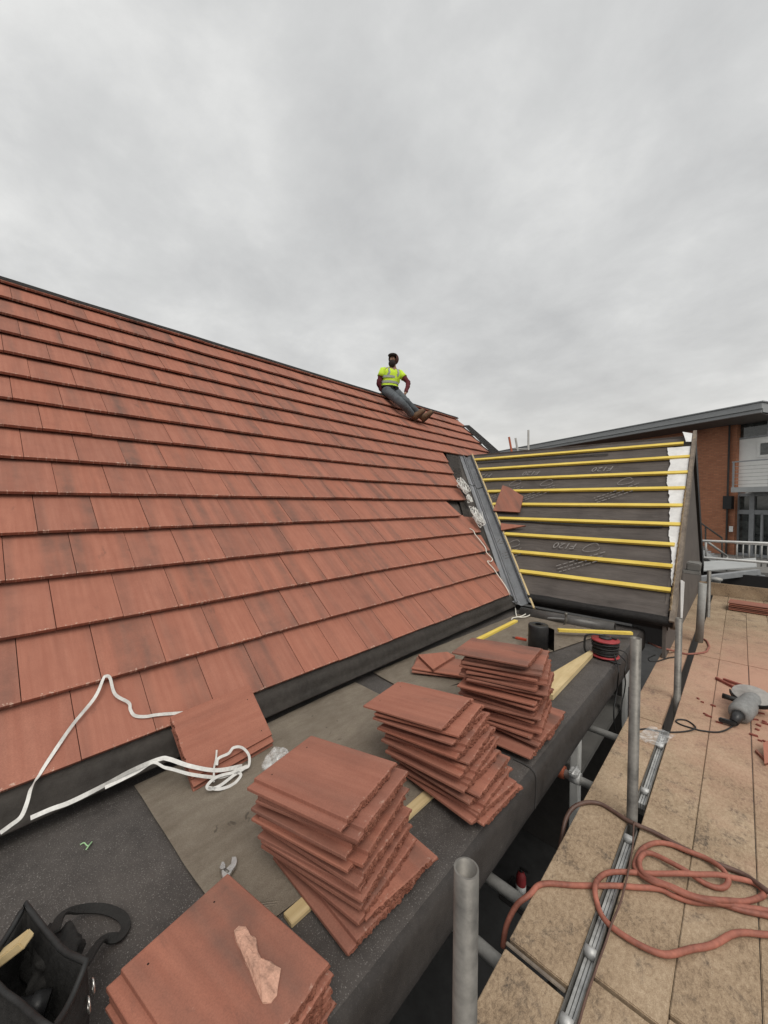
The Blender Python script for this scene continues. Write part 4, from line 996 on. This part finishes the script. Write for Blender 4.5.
wire('thin_cable', [onz(x, y, ZD+.03) for x, y in ((634, 822), (632, 850), (624, 890), (610, 930), (590, 985), (577, 1030))], .0035, M_darkhose, 'thin dark cable lying along the right edge of the ladder beam', 'cable')
wire('thin_cable', [onx(648, 643, -.73), onz(662, 648, -1.5), onz(675, 651, ZD+.02), onz(688, 654, ZD+.01), onz(705, 652, ZD+.01), onz(709, 646, ZD+.01), onz(706, 640, ZD+.01), onz(697, 638, ZD+.01)], .010, M_rope, 'faded red cord looped on the boards beside the fourth pole', 'cord')
wire('thin_cable', [onz(676, 657, ZD+.01), onz(668, 658, ZD+.01), onz(658, 661, ZD+.01), onz(650, 661, ZD+.02), onz(649, 658, ZD+.02), onz(655, 655, ZD+.02)], .006, M_black, 'short black cable loop behind the third pole', 'cable')
bm = BM(); c = onz(655, 738, ZD+.004)
sheet(bm, lambda u, v: c+Vector((u*.075+v*.03+.02*mnoise.noise(Vector((v*2, 1, u*2))), v*.12+.03*mnoise.noise(Vector((u*3, 2, 1))), .012+.012*mnoise.noise(Vector((u*2, v*2.5, 1))))), lin(-1, 1, 24), lin(-1, 1, 24)); tag(finish('film_scrap', bm, M_clear, None, c, smooth=True), 'thin clear film scrap lying across the board gap by the second pole', 'plastic film')
# disc cutter on the boards
gp = onz(738, 716, ZD); G = thing('disc_cutter', 'dusty grey electric disc cutter lying on the boards amid red dust', 'disc cutter', gp)
z6 = lambda x, y, z: onz(660+x/7.11, 640+y/7.11, z)
ma, mb_ = z6(560, 530, ZD+.06), z6(650, 430, ZD+.09); md = (mb_-ma).normalized()
bm = BM(); tube(bm, [ma-md*.01, ma, ma.lerp(mb_, .1), ma.lerp(mb_, .55), ma.lerp(mb_, .6), mb_, mb_+md*.05], [.045, .062, .07, .07, .062, .06, .045], 20); finish('motor_body', bm, M_tooldust, G)
bm = BM(); tube(bm, [ma-md*.10+Vector((0, 0, -.02)), ma-md*.05, ma], [.026, .034, .04], 12); box(bm, ma-md*.11+Vector((-.03, 0, -.02)), (.10, .03, .03), bev=.006); finish('rear_handle', bm, M_blackpl, G)
bm = BM(); tube(bm, [z6(560, 432, ZD+.10), z6(445, 395, ZD+.10)], [.018, .02], 12); finish('side_handle', bm, M_black, G)
dc = z6(655, 392, ZD+.12); dn = Vector((.12, -.30, 1)).normalized(); MD = frame(dc, (1, .1, 0), z=dn)
bm = BM(); lathe(bm, [(.0, .004), (.02, .004), (.021, 0), (.118, 0), (.12, -.001), (.118, -.003), (.0, -.003)], 40, MD); finish('cutting_disc', bm, M_discdust, G)
bm = BM(); n_ = 24
vs = [[bm.verts.new(MD @ Vector((math.cos(a_)*r, math.sin(a_)*r, z))) for a_ in lin(math.pi*1.02, math.pi*1.98, n_)] for r, z in ((.05, -.012), (.134, -.012), (.136, .018), (.126, .018))]
for i in range(3):
    for k in range(n_-1): bm.faces.new((vs[i][k], vs[i][k+1], vs[i+1][k+1], vs[i+1][k]))
bmesh.ops.solidify(bm, geom=bm.faces[:], thickness=.003); finish('disc_guard', bm, M_blackpl, G)
bm = BM(); lathe(bm, [(.0, .012), (.012, .012), (.014, .002)], 10, MD); finish('spindle_nut', bm, M_galv, G)
wire('power_cable', [ma-md*.11+Vector((0, 0, -.03)), z6(530, 600, ZD+.01), z6(470, 640, ZD+.008), z6(400, 655, ZD+.006), z6(300, 645, ZD+.006), z6(235, 628, ZD+.006), z6(160, 605, ZD+.006), z6(115, 580, ZD+.006), z6(130, 565, ZD+.006), z6(190, 572, ZD+.006), z6(240, 605, ZD+.006), z6(248, 630, ZD+.016), z6(190, 648, ZD+.008), z6(90, 655, ZD+.006), z6(-20, 645, ZD+.01), z6(-100, 632, ZD+.01), z6(-180, 640, ZD+.01)], .0052, M_black, 'black cable of the disc cutter with one small loop')
# slivers of cut tile
def sliver(a, b, w, h, label):
    bm = BM(); uvl = bm.loops.layers.uv.new('UVMap'); c = (a+b)/2; box(bm, (0, 0, h/2), ((b-a).length, w, h), M=frame(c, b-a)); 
    for v in bm.verts: v.co += Vector((mnoise.noise(v.co*40)*.003, mnoise.noise(v.co*40+Vector((5, 0, 0)))*.003, 0))
    return tag(finish('tile_strip', bm, M_tilered, None, c), label, 'tile strip')
sliver(z6(400, 280, ZD), z6(735, 452, ZD), .022, .022, 'long dark red tile strip lying against the disc cutter')
sliver(z6(450, 288, ZD), z6(820, 415, ZD), .024, .022, 'long dark red tile strip behind the disc cutter')
rg = random.Random(31); fr_pts = [(270, 420), (300, 445), (330, 535), (345, 545), (378, 470), (600, 580), (680, 570), (700, 610), (740, 585), (755, 600), (690, 640), (640, 575), (720, 525), (420, 590), (710, 720), (750, 728), (665, 680)]
for i, (x, y) in enumerate(fr_pts):
    c = z6(x, y, ZD); bm = BM(); ang = rg.uniform(-.9, .5); L_ = rg.uniform(.015, .05)
    box(bm, (0, 0, .005), (L_, rg.uniform(.008, .016), .010), M=Matrix.Translation(c) @ Matrix.Rotation(ang, 4, 'Z'))
    for v in bm.verts: v.co += Vector([mnoise.noise(v.co*60+Vector((k, 0, 0)))*.004 for k in range(2)]+[0])
    o = tag(finish('tile_chip', bm, M_tilered, None, c), 'small red tile chip among the red dust round the disc cutter', 'tile chip', 'tile chips by the disc cutter')
# tile leaning at the right edge, and a dark bundle at the far right
tp = onz(768, 768, ZD)
piece('tile_piece', [z6(735, 745, ZD+.05), z6(830, 700, ZD+.06), z6(850, 860, ZD+.0), z6(745, 895, ZD+.0)], Vector((-.1, -.5, .85)).normalized(), .02, 'red tile piece at the right edge of the walkway near the disc cutter')
piece('tile_piece', [z6(675, 800, ZD), z6(685, 795, ZD), z6(745, 850, ZD), z6(740, 866, ZD)], (0, 0, 1), .018, 'narrow dark red offcut beside the tile at the right edge')
bnd = onz(727, 611, ZD)
stack((bnd.x+.24, bnd.y+.22, 0), -3, [(0, 0, 0), (.004, .01, 1), (0, .0, -1), (.006, .005, 0), (0, .01, 1)], .0235, 'low pile at the far end of the walkway', 17, ZD+.001, 'red tiles piled at the far end of the walkway')

# red extinguisher on the ground below
ep = Vector(ray(521, 882))*(4.1); ep = Vector((ep.x, ep.y, ep.z-.16)); EX = thing('fire_extinguisher', 'small red fire extinguisher with white label in the dark below the boards', 'fire extinguisher', ep)
bm = BM(); lathe(bm, [(.045, 0), (.05, .01), (.05, .22), (.035, .26), (.018, .275)], 20, Matrix.Translation(ep)); finish('cylinder', bm, M_redpl, EX)
bm = BM(); lathe(bm, [(.0515, .07), (.0515, .14)], 20, Matrix.Translation(ep)); finish('label_band', bm, M_white, EX)
bm = BM(); lathe(bm, [(.018, .275), (.018, .30), (.0, .30)], 12, Matrix.Translation(ep)); box(bm, ep+Vector((.03, 0, .31)), (.09, .02, .015)); finish('valve', bm, M_black, EX)
bm = BM(); box(bm, (ep.x, ep.y, (ep.z+GZ)/2-.005), (.34, .34, ep.z-GZ-.01), bev=.01); tag(finish('plinth', bm, M_concd, None, (ep.x, ep.y, GZ)), 'dark block below the boards carrying the extinguisher', 'plinth')

# ================================================================== ROOFER
H0 = Vector((-5.53, 6.13, RZc+.10))
PS = thing('person', 'man in yellow high visibility vest and grey trousers sitting on the roof ridge', 'person', (RXc, 6.13, RZc))
up = Vector((0, 0, 1)); fac = Vector((.92, -.38, 0)).normalized(); sh = Vector((-fac.y, fac.x, 0))          # sh points to the right of the picture
pel = at(389.5, 390, 8.22); che = at(391.5, 376, 8.22); nek = at(393, 367.5, 8.2); hed = at(393.2, 360, 8.18)
shR = che+up*.085-sh*.20; shL = che+up*.085+sh*.20
elR = at(378.3, 383.5, 8.12); elL = at(408.8, 383, 8.2); wrR = at(383, 392.5, 8.2); wrL = at(405.5, 393, 8.05)
hR = pel+Vector((.03, -.04, -.03))-sh*.085; hL = pel+Vector((.03, .04, -.03))+sh*.085
rp = lambda x, y, o: onp(x, y, PM+nM*o, nM)
knR = rp(401.5, 403.0, .20); knL = rp(405.5, 401.0, .22); anR = rp(413, 415.5, .08); anL = rp(421.5, 417, .10)
def skin_obj(name, chains, mat, parent, sub=2, root=0):
    """chains: list of [(point, radius)...]; equal points are shared"""
    vs, es, rad, idx = [], [], [], {}
    for ch in chains:
        prev = None
        for p, r in ch:
            key = tuple(round(c, 4) for c in p)
            if key not in idx: idx[key] = len(vs); vs.append(Vector(p)); rad.append(r)
            i = idx[key]
            if prev is not None and prev != i: es.append((prev, i))
            prev = i
    me = bpy.data.meshes.new(name); base = Vector(parent['_base']); me.from_pydata([v-base for v in vs], es, [])
    o = bpy.data.objects.new(name, me); COL.objects.link(o)
    sm = o.modifiers.new('s', 'SKIN'); sk = me.skin_vertices[0].data
    for i, r in enumerate(rad): sk[i].radius = (r, r) if not hasattr(r, '__len__') else r; sk[i].use_root = (i == root)
    ss = o.modifiers.new('u', 'SUBSURF'); ss.levels = sub; ss.render_levels = sub
    bpy.context.view_layer.update()
    m2 = bpy.data.meshes.new_from_object(o.evaluated_get(bpy.context.evaluated_depsgraph_get()))
    bpy.data.objects.remove(o); m2.name = name; m2.materials.clear(); m2.materials.append(mat)
    for p in m2.polygons: p.use_smooth = True
    if name in ('trousers', 'sleeve'):
        ns = [v.normal.copy() for v in m2.vertices]
        for v, n_ in zip(m2.vertices, ns): v.co += n_*(.012*mnoise.noise(Vector((v.co.x*9, v.co.y*9, v.co.z*22)))+.006*mnoise.noise(v.co*40))
    o = bpy.data.objects.new(name, m2); COL.objects.link(o); o.parent = parent; o['_base'] = tuple(base); return o
hfac = Vector((.25, -.97, -.05)).normalized()                       # head turned to the left of the picture
hs = up.cross(hfac).normalized()
handR = wrR+Vector((-.01, -.06, -.04)); handL = wrL+Vector((-.03, -.02, -.06))
def fingers(w, h, s_):
    d = (h-w).normalized(); o_ = []
    sp_ = d.cross(up); sp_ = sp_.normalized() if sp_.length > .1 else sh
    for k in range(4):
        b0 = h+sp_*(k-1.5)*.019; o_.append([(h, .024), (b0+d*.02, .010), (b0+d*.055-up*.006, .0085), (b0+d*(.075 if k in (1, 2) else .065)-up*.02, .007)])
    o_.append([(w+d*.03, .02), (w+d*.05+sp_*s_*.035, .011), (w+d*.085+sp_*s_*.045, .009)])
    return o_
body = [[(pel, (.13, .10)), (pel.lerp(che, .5), (.125, .10)), (che, (.145, .11)), (che+up*.10, (.10, .08)), (nek, .055), (nek.lerp(hed, .5), .06), (hed, .092), (hed+up*.075, .075)],
        [(hed, .092), (hed+hfac*.10-up*.025, .012)], [(che+up*.10, .1), (shR, .062), (elR, .042), (wrR, .03), (wrR.lerp(handR, .35), .026), (handR, .026)], [(che+up*.10, .1), (shL, .062), (elL, .042), (wrL, .03), (wrL.lerp(handL, .35), .026), (handL, .026)],
        [(pel, .13), (hR, .085), (knR, .058), (anR, .042)], [(pel, .13), (hL, .085), (knL, .058), (anL, .042)]]
body[2] = body[2]; ff = fingers(wrR, handR, 1)+fingers(wrL, handL, -1)
ff = [[(handR if i < 5 else handL, .026)]+f[1:] if i % 5 < 4 else f for i, f in enumerate(ff)]
ff[4] = [(wrR.lerp(handR, .35), .026)]+ff[4][1:]; ff[9] = [(wrL.lerp(handL, .35), .026)]+ff[9][1:]
skin_obj('body', body+ff, M_skin, PS)
skin_obj('sleeve', [[(shR, .068), (shR.lerp(elR, .5), .06), (elR, .055), (elR.lerp(wrR, .5), .048), (wrR, .042)]], M_maroon, PS)
skin_obj('sleeve', [[(shL, .068), (shL.lerp(elL, .5), .06), (elL, .055), (elL.lerp(wrL, .5), .048), (wrL, .042)]], M_maroon, PS)
skin_obj('trousers', [[(pel+up*.04, (.155, .12)), (pel-up*.02, (.16, .12))], [(pel-up*.02, .15), (hR, .118), (hR.lerp(knR, .5), .100), (knR, .088), (knR.lerp(anR, .5), .080), (anR, .074)], [(pel-up*.02, .15), (hL, .118), (hL.lerp(knL, .5), .100), (knL, .088), (knL.lerp(anL, .5), .080), (anL, .074)]], M_trouser, PS)
# vest: lofted ellipses, with the tape bands and braces as parts
def ell(c, a, b, n=28): return [c+sh*math.cos(2*math.pi*k/n)*a+fac*math.sin(2*math.pi*k/n)*b for k in range(n)]
top_ = che+up*.155
VL = [(pel+up*.055, .195, .140), (pel+up*.12, .190, .136), (pel.lerp(che, .6), .192, .136), (che, .200, .138), (che+up*.06, .205, .130), (che+up*.10, .195, .11), (top_, .115, .085), (top_+up*.018, .07, .07)]
bm = BM(); Rg = [[bm.verts.new(p+Vector([mnoise.noise(p*14+Vector((k*7, 0, 0)))*.016 for k in range(3)])) for p in ell(c, a, b)] for c, a, b in VL]
for i in range(len(Rg)-1):
    for k in range(28): f = bm.faces.new((Rg[i][k], Rg[i][(k+1) % 28], Rg[i+1][(k+1) % 28], Rg[i+1][k])); f.smooth = True
bmesh.ops.subdivide_edges(bm, edges=bm.edges[:], cuts=1, smooth=.6)
for f in bm.faces: f.smooth = True
vest = finish('vest', bm, M_hivis, PS)
for s_ in (-1, 1):
    S0 = shR if s_ < 0 else shL; E0 = elR if s_ < 0 else elL
    bm = BM(); tube(bm, [S0-sh*s_*.05+up*.02, S0+up*.01, S0.lerp(E0, .25), S0.lerp(E0, .48)], [.06, .070, .074, .076], 18); finish('vest_sleeve', bm, M_hivis, PS)
bm = BM()
for z_, a, b in ((.055, .202, .147), (.165, .206, .149)):
    c0 = pel+up*(.055+z_); rr = [ell(c0+up*dz, a, b) for dz in (0, .048)]
    q = [[bm.verts.new(p) for p in r] for r in rr]
    for k in range(28): bm.faces.new((q[0][k], q[0][(k+1) % 28], q[1][(k+1) % 28], q[1][k])).smooth = True
for s_ in (-1, 1):
    ribbon(bm, catmull([pel+up*.27+sh*s_*.105+fac*.128, che+up*.03+sh*s_*.105+fac*.125, che+up*.10+sh*s_*.105+fac*.10, che+up*.15+sh*s_*.095+fac*.05, che+up*.165+sh*s_*.09-fac*.01, che+up*.14+sh*s_*.09-fac*.08], 4), [fac]*9+[(fac+up)]*5+[up]*7, .045, .006)
finish('reflective_tape', bm, M_reflect, vest)
bm = BM(); tube(bm, ell(pel+up*.045, .190, .142), .022, 8, closed=True); box(bm, pel+sh*.10+fac*.15+up*-.03, (.08, .05, .14), bev=.01); box(bm, pel-sh*.02+fac*.155+up*-.02, (.05, .04, .09), bev=.01); finish('tool_belt', bm, M_blackfab, PS)
# hood, hair and beard
bm = BM(); bmesh.ops.create_uvsphere(bm, u_segments=24, v_segments=16, radius=1)
for v in list(bm.verts):
    n_ = v.co.copy(); d = hs*n_.x*.107+hfac*n_.y*.125+up*n_.z*.125
    v.co = hed-hfac*.022+up*.025+d
bmesh.ops.delete(bm, geom=[v for v in bm.verts if (v.co-hed).dot(hfac) > .055 and (v.co-hed).dot(up) < .06], context='VERTS')
for f in bm.faces: f.smooth = True
hood = finish('hair', bm, M_hood, PS)
bm = BM(); bmesh.ops.create_uvsphere(bm, u_segments=20, v_segments=12, radius=1)
for v in bm.verts: n_ = v.co.copy(); v.co = hed+hfac*.055-up*.085+hs*n_.x*.078+hfac*n_.y*.065+up*n_.z*.085
finish('beard', bm, M_hair, PS, smooth=True)
bm = BM(); bmesh.ops.create_uvsphere(bm, u_segments=20, v_segments=12, radius=1)
for v in bm.verts: n_ = v.co.copy(); v.co = hed+hfac*.03+up*.088+hs*n_.x*.098+hfac*n_.y*.098+up*n_.z*.045
finish('fringe', bm, M_hair, PS, smooth=True)
for s_ in (-1, 1):
    bm = BM(); c = hed+hfac*.094+hs*s_*.034+up*.018; bmesh.ops.create_uvsphere(bm, u_segments=8, v_segments=6, radius=.011, matrix=Matrix.Translation(c))
    finish('eye', bm, M_hair, PS)
def boot(an, kn, tow):
    bm = BM(); dn_ = (an-kn).normalized(); tow = Vector(tow); tow = (tow-dn_*tow.dot(dn_)).normalized(); sd2 = dn_.cross(tow)
    heel = an+dn_*.085-tow*.05; prev = None
    for t, w, h in ((0, .035, .10), (.06, .048, .115), (.12, .050, .095), (.19, .055, .07), (.25, .052, .058), (.29, .035, .045)):
        c = heel+tow*t; ring = [bm.verts.new(c+sd2*a*w-dn_*(b*h)) for a, b in ((-1, 0), (-1, .45), (-.65, .9), (0, 1), (.65, .9), (1, .45), (1, 0))]
        if prev:
            for k in range(7): bm.faces.new((prev[k], prev[(k+1) % 7], ring[(k+1) % 7], ring[k])).smooth = True
        else: bm.faces.new(ring[::-1])
        prev = ring
    bm.faces.new(prev); tube(bm, [an-dn_*.10, an-dn_*.02, an+dn_*.05], [.062, .058, .052], 14)
    bo = finish('boot', bm, M_boot, PS)
    bm = BM(); prism(bm, [heel+tow*t+sd2*s_*w for t, s_, w in ((-.01, -1, .036), (.06, -1, .05), (.19, -1, .058), (.29, -1, .04), (.305, 0, 0), (.29, 1, .04), (.19, 1, .058), (.06, 1, .05), (-.01, 1, .036))], dn_*.028); finish('sole', bm, M_sole, bo)
boot(anR, knR, (.6, -.2, .9)); boot(anL, knL, (.75, .2, .8))

# ================================================================== BEHIND THE RIDGE AND FAR RIGHT
for (x0, y0, x1, y1, mt, lb) in ((509, 437, 515, 470, M_copper, 'rusty leaning scaffold tube behind the gable ridge'), (515.5, 438, 521, 470, M_galvr, 'grey leaning scaffold tube beside the rusty one behind the ridge'), (528.4, 430, 528.4, 475, M_galvr, 'upright grey scaffold tube behind the gable ridge')):
    a, b = at(x0, y0, 9.2), at(x1, y1, 9.2); bm = BM(); d = (b-a).normalized(); hollow(bm, b+d*(1.6), a, .02415, .004); tag(finish('scaffold_tube', bm, mt, None, a), lb, 'scaffold tube', 'scaffold tubes behind the gable ridge')
a, b = at(513, 449, 9.2), at(528.5, 449.5, 9.2); bm = BM(); hollow(bm, a, b, .02, .003); tag(finish('scaffold_tube', bm, M_galvr, None, a), 'short level scaffold tube joining the tubes behind the ridge', 'scaffold tube')

uB = Vector(F0*.930-RX*.367).normalized(); nB = Vector(-RX*.930-F0*.367).normalized()
QB = at(735, 504, 18.0); QB.z = 0
BB = thing('office_building', 'orange brick office building with oversailing grey roof and balcony', 'building', (QB.x, QB.y, GZ))
fb = lambda s, o, z: QB+uB*s+nB*o+Vector((0, 0, z))
def face_pt(x, y, o=0): return onp(x, y, QB+nB*o, nB)
cnr = face_pt(762, 402, 1.3); zr = cnr.z; sc_ = (cnr-QB).dot(uB)
def quadbox(bm, s0, s1, o0, o1, z0, z1, mi=0, uv=False):
    V = [bm.verts.new(fb(s, o, z)) for s in (s0, s1) for o in (o0, o1) for z in (z0, z1)]
    fs = []
    for q in ((0, 1, 3, 2), (4, 6, 7, 5), (0, 4, 5, 1), (2, 3, 7, 6), (0, 2, 6, 4), (1, 5, 7, 3)):
        f = bm.faces.new([V[i] for i in q]); f.material_index = mi; fs.append(f)
    bmesh.ops.recalc_face_normals(bm, faces=fs)
    if uv:
        uvl = bm.loops.layers.uv.verify()
        for f in fs:
            for l in f.loops: p = l.vert.co-QB; l[uvl].uv = (p.dot(uB)+p.dot(nB), p.z)
zs = face_pt(735, 424.5).z; zroofb = face_pt(735, 437).z
brs = 0.0; swid = (face_pt(727, 500)-QB).dot(uB)
bm = BM(); quadbox(bm, swid, 30, -.3, 0, GZ, zs+.6, uv=True); quadbox(bm, (face_pt(735.3, 500, -.1)-QB).dot(uB), swid, -.9, -.1, GZ, zs+.5, uv=True); finish('brick_wall', bm, M_brick, BB)
bm = BM(); V = [fb(sc_, 1.3, zr-.42), fb(40, 1.3, zr-.42), fb(40, -6, zr-.0), fb(sc_, -6, zr-.0)]
# soffit slopes up to the wall line; the roof sheet and two-step fascia above
prism(bm, [fb(sc_+.05, 1.25, zr-.44), fb(42, 1.25, zr-.44), fb(42, .0, zs), fb(sc_+.05, .0, zs)], (0, 0, .03)); 
prism(bm, [fb(sc_+.05, .0, zs), fb(42, .0, zs), fb(42, -8, zs+.05), fb(sc_+.05, -8, zs+.05)], (0, 0, .03)); finish('soffit', bm, M_soffit, BB)
bm = BM(); quadbox(bm, sc_, 42, 1.2, 1.3, zr-.26, zr-.02); quadbox(bm, sc_+.04, 42, 1.1, 1.24, zr-.42, zr-.27); quadbox(bm, sc_, sc_+.12, -8, 1.2, zr-.40, zr-.02)
finish('fascia', bm, M_roofgrey, BB)
bm = BM(); prism(bm, [fb(sc_-.05, 1.34, zr), fb(42, 1.34, zr), fb(42, -8, zr+.25), fb(sc_-.05, -8, zr+.25)], (0, 0, .05)); finish('roof', bm, M_steelgrey, BB)
# upper storey: white wall, clerestory glazing, window
zw1 = face_pt(750, 437).z; zb1 = face_pt(735, 485).z; zb0 = face_pt(735, 492).z; zg = face_pt(745, 556).z
bm = BM(); quadbox(bm, -7, (face_pt(735.6, 470, -.3)-QB).dot(uB)+.3, -.5, -.3, zb0, zw1-.03); finish('white_wall', bm, M_wallwhite, BB)
bm = BM(); quadbox(bm, -7, .6, -.5, -.36, zw1, zs+.2); finish('clerestory_glazing', bm, M_glass, BB)
bm = BM(); quadbox(bm, -7, .6, -.36, -.28, zw1-.02, zw1+.06)
for s_ in (-1.0, -2.6): quadbox(bm, s_-.05, s_+.05, -.36, -.29, zw1, zs)
finish('clerestory_frame', bm, M_steelgrey, BB)
sw = (face_pt(757, 460, -.28)-QB).dot(uB); zt_, zl_ = face_pt(762, 441, -.28).z, face_pt(762, 457, -.28).z
bm = BM(); quadbox(bm, -5.5, sw, -.3, -.27, zl_, zt_); wf = finish('window', bm, M_white, BB)
bm = BM(); quadbox(bm, -5.4, sw-.12, -.27, -.255, zl_+.1, zt_-.1); finish('pane', bm, M_glass, wf)
# balcony
sb = (face_pt(731, 488, .9)-QB).dot(uB); zt = face_pt(735, 487.3, .9).z; zb = face_pt(735, 492.3, .9).z
bm = BM(); quadbox(bm, -7, sb, -.85, .9, zb, zt); bal = finish('balcony', bm, M_greywall, BB)
zrl = face_pt(735, 461.3, .9).z
bm = BM(); quadbox(bm, -7, sb, .82, .88, zrl-.05, zrl)
s_ = sb-.05
while s_ > -7: quadbox(bm, s_-.03, s_+.03, .83, .87, zt, zrl-.05); s_ -= 1.25
finish('balcony_railing', bm, M_steelgrey, bal)
bm = BM()
k = 0
while zt+.12+k*.16 < zrl-.1: quadbox(bm, -7, sb, .843, .857, zt+.12+k*.16, zt+.125+k*.16+.012); k += 1
finish('railing_wires', bm, M_galvr, bal)
# lower storey glazing with frames
bm = BM(); quadbox(bm, -7, .3, -.5, -.4, GZ, zb0-.05); finish('shopfront_glazing', bm, M_glass, BB)
bm = BM(); ztr = face_pt(745, 512, -.35).z
quadbox(bm, -7, .3, -.4, -.3, ztr-.1, ztr+.1); quadbox(bm, -7, .3, -.4, -.3, zb0-.2, zb0-.05); quadbox(bm, -7, .3, -.4, -.3, zg-.1, zg+.1)
for xx in (736.5, 752): s_ = (face_pt(xx, 520, -.35)-QB).dot(uB); quadbox(bm, s_-.09, s_+.09, -.4, -.29, GZ, zb0-.05)
for xx in (762,): s_ = (face_pt(xx, 530, -.35)-QB).dot(uB); quadbox(bm, s_-.04, s_+.04, -.4, -.3, GZ, ztr)
finish('shopfront_frame', bm, M_steelgrey, BB)
bm = BM(); p = face_pt(731, 529, .02); box(bm, p, (.14, .14, .26)); finish('wall_notice', bm, M_white, BB)
bm = BM(); p = face_pt(728.5, 502, .1); quadbox(bm, (p-QB).dot(uB)-.12, (p-QB).dot(uB)+.22, -.1, .12, face_pt(728, 509, .1).z, face_pt(728, 496, .1).z); finish('wall_lamp_box', bm, M_black, BB)
bm = BM(); s_ = (face_pt(727.3, 500, .05)-QB).dot(uB); quadbox(bm, s_-.03, s_+.03, 0.005, .06, GZ, zs); finish('downpipe', bm, M_brick_dark, BB)
# stair handrail in front of the brick wall, and steel stair
def rail(name, pts, r, mat, label, cat, posts=()):
    bm = BM()
    for a, b in zip(pts[:-1], pts[1:]): cyl(bm, a, b, r, 10)
    for a, b in posts: cyl(bm, a, b, r*.9, 10)
    return tag(finish(name, bm, mat, None, pts[0]), label, cat)
st0 = face_pt(698, 521, 1.6); st1 = face_pt(722, 538, 1.6)
rail('stair_handrail', [st0, st1], .035, M_brick_dark, 'dark sloping handrail against the brick wall', 'handrail', [(face_pt(705.5, 527, 1.6), face_pt(705.5, 560, 1.6)), (st1, face_pt(722, 562, 1.6))])
sa, sbb = at(697, 538, 12.5), at(722, 556, 12.5); du = (sbb-sa); du.z = 0
STR = thing('steel_stair', 'grey steel stair descending behind the white guard rails', 'stair', (sbb.x, sbb.y, GZ))
ST_n = 9; hdir = Vector(F0)*.0+du.normalized()
bm = BM()
for k in range(ST_n):
    c = sa.lerp(sbb, k/(ST_n-1))-Vector((0, 0, .22)); box(bm, (0, .35, 0), (.24, .8, .04), M=frame(c, du))
finish('treads', bm, M_steelgrey, STR)
bm = BM(); box(bm, (0, -.08, -.30), ((sbb-sa).length, .05, .16), M=frame((sa+sbb)/2, sbb-sa)); finish('stringer', bm, M_greywall, STR)
bm = BM(); a2, b2 = at(706, 541, 12.4), at(727, 556, 12.4); cyl(bm, a2, b2, .035, 10); cyl(bm, a2, a2-Vector((0, 0, .65)), .03, 10); cyl(bm, b2, b2-Vector((0, 0, .5)), .03, 10); finish('rail', bm, M_galvr, STR)
# raised terrace in front of the office
bm = BM(); zter = -2.36
a = at(700, 559, 14.0); tl = onz(690, 566, zter); tr_ = onz(800, 561, zter)
prism(bm, [(tl.x-1.5, tl.y, zter), (tr_.x+6, tl.y, zter), (tr_.x+6, tl.y+7, zter), (tl.x-1.5, tl.y+7, zter)], (0, 0, GZ-zter)); tag(finish('terrace', bm, M_conc), kind='structure')
# two white guard rails across the far end, with posts
ga, gb = ony(690, 540.4, 9.6), ony(768, 543.4, 9.6); gd = (gb-ga)
GR = thing('guard_rail', 'pair of white metal guard rails beyond the toe board', 'guard rail', (ga.x, ga.y, GZ))
bm = BM(); cyl(bm, ga-gd*.15, gb+gd*1.2, .024, 12); finish('top_rail', bm, M_white, GR)
ga2, gb2 = ony(690, 556.5, 9.6), ony(768, 562.5, 9.6); bm = BM(); cyl(bm, ga2-gd*.15, gb2+(gb2-ga2)*1.2, .024, 12); finish('mid_rail', bm, M_white, GR)
for t in (-.1, 1.05, 2.0):
    p = ga.lerp(gb, t); bm = BM(); cyl(bm, (p.x, p.y+.05, p.z), (p.x, p.y+.05, GZ), .022, 10); finish('post', bm, M_galvr, GR)
# row of thin balusters further back
BA = thing('balustrade', 'grey upright bar balustrade in front of the glazed shopfront', 'balustrade', (tl.x, tl.y, zter))
for k in range(7):
    b0 = at(737+k*6.2, 545+.2*k, 13.2); bm = BM(); cyl(bm, b0+Vector((0, 0, .05)), Vector((b0.x, b0.y, b0.z-.72)), .02, 8); finish('baluster', bm, M_galvr, BA)
bm = BM(); cyl(bm, at(735, 543.5, 13.2), at(780, 546, 13.2), .022, 8); finish('rail', bm, M_galvr, BA)
# steel framed dark opening below the terrace
CB = thing('steel_canopy', 'grey steel framed canopy over a dark opening beyond the toe board', 'canopy', (0, 11, GZ))
cA, cB_ = at(690, 580, 9.9), at(757, 572, 10.3)
bm = BM(); box(bm, (0, 0, 0), ((cB_-cA).length+.1, .12, .13), M=frame((cA+cB_)/2, cB_-cA)); finish('beam', bm, M_steelgrey, CB)
bm = BM(); p = at(760, 575, 10.3); box(bm, (p.x, p.y, (p.z+GZ)/2), (.2, .16, p.z-GZ), bev=.01); finish('post', bm, M_steelgrey, CB)
bm = BM(); box(bm, (cA.lerp(cB_, .5).x, cA.y+1.3, (cA.z+.1+GZ)/2), (4.2, .1, cA.z+.1-GZ)); finish('dark_back', bm, M_concd, CB)
bm = BM(); prism(bm, [cA+Vector((-.6, .3, .03)), cB_+Vector((.0, .3, .08)), cB_+Vector((0, 1.3, .22)), cA+Vector((-.6, 1.3, .16))], (0, 0, .03)); finish('roof_panel', bm, M_greywall, CB)
p = at(716.5, 579, 9.7); bm = BM(); lathe(bm, [(.085, GZ), (.085, p.z-.05), (.12, p.z-.03), (.12, p.z+.02), (.0, p.z+.05)], 18, Matrix.Translation((p.x, p.y, 0))); tag(finish('vent_pipe', bm, M_galvr, None, (p.x, p.y, GZ)), 'grey capped vent pipe standing beyond the toe board', 'vent pipe')

for o in bpy.data.objects:
    if '_base' in o: del o['_base']
